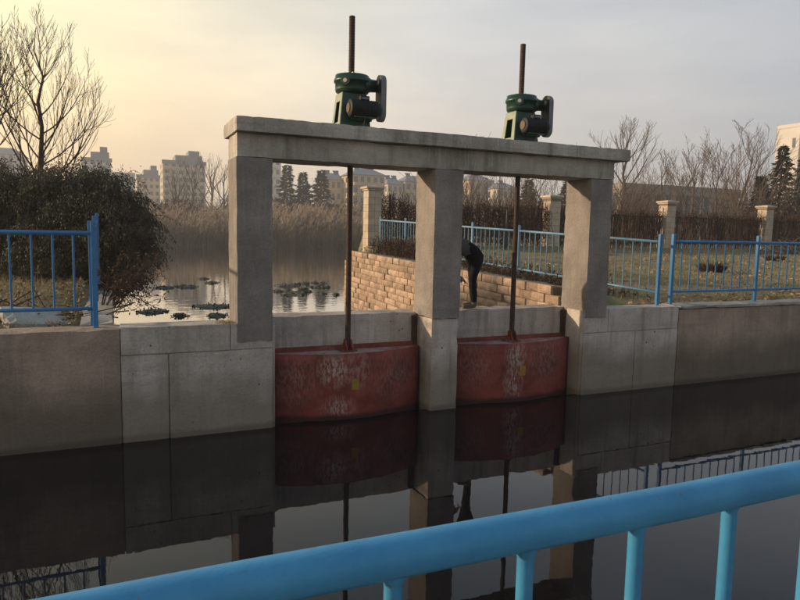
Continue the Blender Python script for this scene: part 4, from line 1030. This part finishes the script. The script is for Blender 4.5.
# ------------------------------------------------------------------ pond mats
def mat_patch(px, py, wpx, seed, label, grp='algae mats on the pond'):
    v = pix(px, py, 10) - Vector((0, 0, EYE)); k = (POND_Z - EYE) / v.z; c = Vector((v.x * k, v.y * k, POND_Z)); d = c.y / math.cos(YAW) * .95
    rw = wpx / FPX * d * .5; rnd = random.Random(seed); q = MB(); n = 22; rings = 5
    q.v.append((c.x, c.y, POND_Z + .05))
    for r_ in range(1, rings + 1):
        for i in range(n):
            a = 6.2832 * i / n; f = r_ / rings
            rr = rw * f * (1 + .38 * noise.noise(Vector((math.cos(a) * 1.7, math.sin(a) * 1.7, seed * 3.3))) + .16 * noise.noise(Vector((math.cos(a) * 5, math.sin(a) * 5, seed))))
            z = POND_Z + (1 - f ** 3) * .055 * (1 + .9 * noise.noise(Vector((rr * math.cos(a) * 5, rr * math.sin(a) * 5, seed)))) - (.012 if r_ == rings else 0)
            q.v.append((c.x + rr * math.cos(a), c.y + rr * math.sin(a) * 1.25, z))
    for i in range(n): q.face((0, 1 + i, 1 + (i + 1) % n))
    for r_ in range(rings - 1):
        for i in range(n): b = 1 + r_ * n; q.face((b + i, b + n + i, b + n + (i + 1) % n, b + (i + 1) % n))
    for k_ in range(int(20 + rw * 220)):
        a = rnd.uniform(0, 6.28); u = rnd.random() ** .5 * 1.12; f_ = 1 + .38 * noise.noise(Vector((math.cos(a) * 1.7, math.sin(a) * 1.7, seed * 3.3)))
        q.leaf((c.x + rw * u * f_ * math.cos(a), c.y + rw * u * f_ * 1.25 * math.sin(a), POND_Z + .008 + (.05 * (1 - u) if u < 1 else 0)), (rnd.gauss(0, 1), rnd.gauss(0, 1), rnd.uniform(0, .7)), rnd.uniform(.04, .10), .05, rnd)
    return tag(q.build('algae_mat', M['algae']), label, 'algae', grp)
big = [(213, 307, 30, 'largest dark algae mat on the pond left of the left pillar'), (187, 287, 20, 'dark algae mat upper left of the largest one, near the twigs'), (164, 288, 15, 'dark algae mat beside the twiggy shrub'),
       (153, 312, 24, 'dark algae mat behind the twiggy shrub, close to the wall top'), (180, 316, 15, 'small algae mat close to the wall top left of the largest one'), (216, 316, 17, 'thin algae mat touching the wall top by the left pillar'),
       (203, 279, 9, 'small dark algae mat above the largest one near the pillar edge'), (212, 283, 11, 'thin algae streak next to the left pillar edge'),
       (288, 286, 26, 'large algae mat at the left side of the left gate opening'), (293, 294, 30, 'widest algae mat in the left gate opening'), (318, 287, 22, 'algae mat in the left gate opening nearer the lifting screw')]
for i, (a, b, c, lab) in enumerate(big): mat_patch(a, b, c, 200 + i, lab)
rnd = random.Random(44)
for i in range(18):
    mat_patch(rnd.uniform(277, 338), rnd.choice((rnd.uniform(281, 300), rnd.uniform(283, 296))), rnd.uniform(3, 10), 300 + i, 'tiny scrap of dark algae floating in the left gate opening')

# ------------------------------------------------------------------ bank details
def scatter_grass(name, label, n, fn, seed, hmin=.03, hmax=.10, m='blade', wd=.008):
    rnd = random.Random(seed); q = MB()
    for k in range(n):
        x, y = fn(rnd); z = ground_z(x, y); h = rnd.uniform(hmin, hmax) * (1 + .6 * noise.noise(Vector((x, y, 9)))); a = rnd.uniform(0, 6.28)
        u = Vector((math.cos(a), math.sin(a), 0)) * wd; p = Vector((x, y, z - .01)); ln = Vector((rnd.gauss(0, .5), rnd.gauss(0, .5), 0)) * h
        q.tri(p - u, p + u, p + ln + Vector((0, 0, h)))
    return tag(q.build(name, M[m]), label, 'grass', kind='stuff')
def right_pos(r_):
    while True:
        y = 7.75 + 12.5 * r_.random() ** 1.3; x = r_.uniform(7.7, 8 + y * 1.55)
        if noise.noise(Vector((x * .5, y * .5, 7))) + r_.gauss(0, .25) > -.05: return x, y
scatter_grass('grass', 'thin dry winter grass on the bank behind the right railing', 42000, right_pos, 51, wd=.007)
scatter_grass('grass', 'green and dry grass on the left bank behind the railing', 9000, lambda r_: (r_.uniform(-6, -.4), r_.uniform(7.8, 13)), 52, .05, .16)
rnd = random.Random(53); q = MB()
for k in range(9000):
    y = 7.7 + 12.3 * rnd.random() ** 1.2; x = rnd.uniform(6.6, 8 + y * 1.5)
    if noise.noise(Vector((x * .45, y * 1.1, 31))) + rnd.gauss(0, .2) < .05: continue
    z = ground_z(max(x, 7.9), y) + .02; q.leaf((x, y, z + rnd.uniform(0, .025)), (rnd.uniform(-1, 1), rnd.uniform(-1, 1), rnd.uniform(-.2, .3)), rnd.uniform(.05, .11), .045, rnd)
tag(q.build('leaf_litter', M['litter']), 'fallen brown leaves strewn over the right bank', 'leaf litter', kind='stuff')
rnd = random.Random(54); q = MB()
for k in range(2600):
    x, y = rnd.uniform(-5, -.36), rnd.uniform(7.7, 12.5); z = ground_z(x, y) + .015
    q.leaf((x, y, z + rnd.uniform(0, .03)), (rnd.uniform(-1, 1), rnd.uniform(-1, 1), rnd.uniform(-.2, .3)), rnd.uniform(.05, .10), .04, rnd)
tag(q.build('leaf_litter', M['litter']), 'fallen brown leaves on the left bank by the railing', 'leaf litter', kind='stuff')
rnd = random.Random(57); q = MB()
for k in range(5200):
    y = rnd.uniform(8.3, 17.2); x = 7.1 + rnd.gauss(0, .28) + (rnd.random() < .25) * rnd.uniform(0, .9)
    dn = noise.noise(Vector((x * .8, y * .55, 12))) + smooth(11, 17, y) * .55
    if x < 6.6 or dn + rnd.gauss(0, .15) < .02: continue
    h = rnd.uniform(.12, .38) + smooth(12, 17, y) * rnd.uniform(0, .3); z = 1.44 + slope * (y - 7.8) if x < 6.8 else ground_z(max(x, 7.8), y)
    p0 = Vector((x, y, z - .02)); d = Vector((rnd.gauss(0, .35), rnd.gauss(0, .35), 1)).normalized(); p1 = p0 + d * h; u = Vector((rnd.uniform(-1, 1), rnd.uniform(-1, 1), 0)).normalized() * .006
    q.quad(p0 - u, p0 + u, p1 + u * .4, p1 - u * .4)
    for j in range(4): q.leaf(p0.lerp(p1, rnd.uniform(.2, 1)), (rnd.uniform(-1, 1), rnd.uniform(-1, 1), rnd.uniform(-.8, .8)), rnd.uniform(.03, .09), .025, rnd)
tag(q.build('dry_weeds', M['vine']), 'dry brown weeds along the long blue railing above the block wall', 'weeds', kind='stuff')
def brush(base, rx, ry, h, n, seed, label, m='bark_grey', r0=.008):
    rnd = random.Random(seed); q = MB(); b = Vector(base)
    for k in range(n):
        a = rnd.uniform(0, 6.28); u = rnd.random() ** .6; p = b + Vector((math.cos(a) * rx * u, math.sin(a) * ry * u, rnd.random() * h * (1 - u * .7)))
        d = Vector((rnd.gauss(0, 1), rnd.gauss(0, .6), rnd.gauss(0, .22))).normalized(); L_ = rnd.uniform(.3, .9); pts = [p - d * L_ * .5, p + Vector((0, 0, rnd.gauss(0, .04))), p + d * L_ * .5 + Vector((0, 0, rnd.gauss(0, .08)))]
        pts = [Vector((v.x, v.y, max(v.z, b.z + .01))) for v in pts]; q.tube(pts, [r0, r0 * .8, r0 * .4], 4, caps=False)
    return tag(q.build('brush_pile', M[m]), label, 'brush pile')
p = pix(25, 300, 8.6); brush((p.x - .3, 8.6, ground_z(p.x - .3, 8.6)), 1.2, .6, .14, 90, 61, 'heap of dry cut twigs behind the left railing', 'bark')
p = pix(790, 240, 17.5); brush((p.x, 17.5, ground_z(p.x, 17.5)), 1.8, .9, .8, 150, 62, 'pile of pale cut branches near the right edge by the fence', 'bark_grey', .016)
def slab(cx, cy, cz, lx, ly, lz, rot, label):
    q = MB(); q.rough_box(-lx / 2, lx / 2, -ly / 2, ly / 2, 0, lz, step=.09, amp=.012, chip=.02, seed=int(cx * 10) + 70); o = q.build('concrete_slab', M['slab']); o.location = (cx, cy, cz); o.rotation_euler = rot
    return tag(o, label, 'slab')
p = pix(33, 316, 8.1); slab(p.x, 8.15, ground_z(p.x, 8.15) - .03, .62, .5, .14, (.28, .10, .35), 'tilted broken concrete slab behind the left railing')
def clump(px, py, Y, rad, h, seed, label):
    p = pix(px, py, Y); rnd = random.Random(seed); q = MB(); z = ground_z(p.x, Y)
    for k in range(500):
        a = rnd.uniform(0, 6.28); u = rnd.random() ** .6; b = Vector((p.x + math.cos(a) * rad * u * .5, Y + math.sin(a) * rad * u * .5, z - .01))
        d = Vector((math.cos(a) * rnd.random(), math.sin(a) * rnd.random(), 1)); q.leaf(b, d, h * rnd.uniform(.5, 1.2), .022, rnd)
    return tag(q.build('grass_tuft', M['vine']), label, 'grass tuft')
clump(712, 268, 12.0, .5, .30, 81, 'dark dead weed tuft on the grass behind the right railing')
clump(566, 280, 9.6, .3, .14, 82, 'low dead tuft beside the railing post inside the right opening')
clump(775, 256, 14.5, .5, .22, 83, 'small dead tuft on the grass near the right edge')
# moss tuft on the wall top beside the left pillar
rnd = random.Random(90); q = MB()
for k in range(220):
    x, y = 1.14 + rnd.gauss(0, .05), 7.33 + rnd.gauss(0, .04); q.leaf((x, y, TOPZ - .012), (rnd.gauss(0, .6), rnd.gauss(0, .6), 1), rnd.uniform(.02, .05), .008, rnd)
tag(q.build('moss', M['blade']), 'little moss tuft on the wall top against the left pillar', 'moss', kind='stuff')

# ------------------------------------------------------------------ the bending person
def person():
    t = thing('person', (4.55, 7.88, TOPZ), 'person in black trousers and grey jacket bending down behind the middle pillar', 'person')
    bx, by, bz = 4.58, 7.88, TOPZ
    V = []; E_ = []; RD = []
    def v(x, y, z, r, par=None, r2=None):
        V.append((x, y, z)); RD.append((r, r2 or r)); i = len(V) - 1
        if par is not None: E_.append((par, i))
        return i
    pel = v(4.60, by, 2.035, .150, None, .165)
    for s in (-1, 1):
        dx = 0.0 if s < 0 else .095
        hip = v(4.61 + dx * .3, by + s * .085, 1.95, .112, pel); th = v(4.59 + dx * .7, by + s * .088, 1.80, .088, hip)
        kn = v(4.555 + dx, by + s * .085, 1.645, .060, th); ca = v(4.570 + dx, by + s * .085, 1.50, .058, kn)
        an = v(4.585 + dx, by + s * .085, 1.315, .048, ca); he = v(4.60 + dx, by + s * .085, 1.265, .040, an)
        ba = v(4.49 + dx, by + s * .09, 1.262, .036, he); v(4.40 + dx, by + s * .095, 1.256, .028, ba)
    wa = v(4.46, by, 2.085, .118, pel, .14); ch = v(4.28, by, 2.085, .118, wa, .155); up = v(4.12, by, 2.035, .105, ch, .155)
    ne = v(4.02, by, 1.985, .055, up); hd0 = v(3.965, by, 1.945, .062, ne); hd1 = v(3.92, by, 1.90, .088, hd0); v(3.875, by, 1.83, .072, hd1)
    for s in (-1, 1):
        sh = v(4.11, by + s * .155, 2.01, .068, up); el = v(4.15, by + s * .20, 1.78, .047, sh); wr = v(4.315, by + s * .15, 1.655, .034, el)
        pa = v(4.375, by + s * .13, 1.63, .034, wr, .024)
        for k in range(4):
            o = (k - 1.5) * .017; ln = (.036, .042, .040, .03)[k]
            f1 = v(4.40, by + s * .13 + o, 1.615, .010, pa); f2 = v(4.40 + ln * .6, by + s * .13 + o, 1.595, .009, f1); v(4.40 + ln * .7, by + s * .13 + o, 1.57, .008, f2)
        t1 = v(4.365, by + s * .095, 1.61, .011, pa); v(4.385, by + s * .088, 1.585, .009, t1)
    me = bpy.data.meshes.new('body'); me.from_pydata(V, E_, []); o = bpy.data.objects.new('body', me); COL.objects.link(o)
    sk = o.modifiers.new('skin', 'SKIN'); sk.use_smooth_shade = True
    if not me.skin_vertices: me.attributes
    sv = me.skin_vertices[0].data if me.skin_vertices else None
    if sv is None:
        bpy.context.view_layer.objects.active = o
    for i, rr in enumerate(RD): sv[i].radius = rr; sv[i].use_root = (i == 0)
    ss = o.modifiers.new('sub', 'SUBSURF'); ss.levels = 2; ss.render_levels = 2
    dg = bpy.context.evaluated_depsgraph_get(); m2 = bpy.data.meshes.new_from_object(o.evaluated_get(dg))
    bpy.data.objects.remove(o); me = m2; me.name = 'body'; me.materials.clear()
    for k in ('cloth_dark', 'cloth_grey', 'skin', 'hair', 'shoe'): me.materials.append(M[k])
    for p in me.polygons:
        c = p.center; p.use_smooth = True; mi = 0
        if c.z < 1.315: mi = 4
        elif c.x < 4.345 and c.z < 1.70 and c.x > 4.24: mi = 1
        elif c.x >= 4.335 and c.z < 1.70 and c.x < 4.46 and abs(c.y - by) > .06 and c.z > 1.53: mi = 2
        elif c.x < 4.47: mi = 1
        if c.x < 4.0 and abs(c.y - by) < .11: mi = 3 if c.z > 1.86 + (3.93 - c.x) * .6 else 2
        p.material_index = mi
    # cloth folds
    for vv in me.vertices:
        if vv.co.z > 1.32 and vv.co.x > 4.02:
            vv.co += Vector(vv.normal) * noise.noise(vv.co * 14) * .010
    b = link('body', me, t)
    # face and ears
    q = MB(); q.tube([(3.835, by, 1.862), (3.815, by, 1.850), (3.84, by, 1.835)], [.012, .016, .010], 8); q.build('nose', M['skin'], t, smooth=True)
    for s in (-1, 1):
        q = MB(); q.tube([(3.935, by + s * .086, 1.915), (3.925, by + s * .096, 1.885), (3.91, by + s * .088, 1.865)], [.010, .020, .010], 8); q.build('ear', M['skin'], t, smooth=True)
        q = MB(); q.tube([(3.862, by + s * .034, 1.885), (3.849, by + s * .034, 1.879)], [.011, .008], 8); q.build('eye', M['hair'], t, smooth=True)
    q = MB(); q.tube([(3.838, by - .022, 1.812), (3.828, by, 1.808), (3.838, by + .022, 1.812)], .006, 6); q.build('mouth', M['orange_brown'], t)
    return t
person()

# ------------------------------------------------------------------ air
hm = bpy.data.materials.new('haze_air'); hm.use_nodes = True; ht = hm.node_tree
for n_ in list(ht.nodes):
    if n_.type != 'OUTPUT_MATERIAL': ht.nodes.remove(n_)
pv = ht.nodes.new('ShaderNodeVolumePrincipled'); pv.inputs['Color'].default_value = (.86, .88, .92, 1); pv.inputs['Density'].default_value = 0.0013; pv.inputs['Anisotropy'].default_value = 0.25
ht.links.new(pv.outputs[0], [n_ for n_ in ht.nodes if n_.type == 'OUTPUT_MATERIAL'][0].inputs['Volume'])
q = MB(); q.box(-1600, 1600, -500, 2600, -3.0, 46.0)
tag(q.build('haze', hm), 'thin evening haze over the far shore', 'haze', kind='stuff')
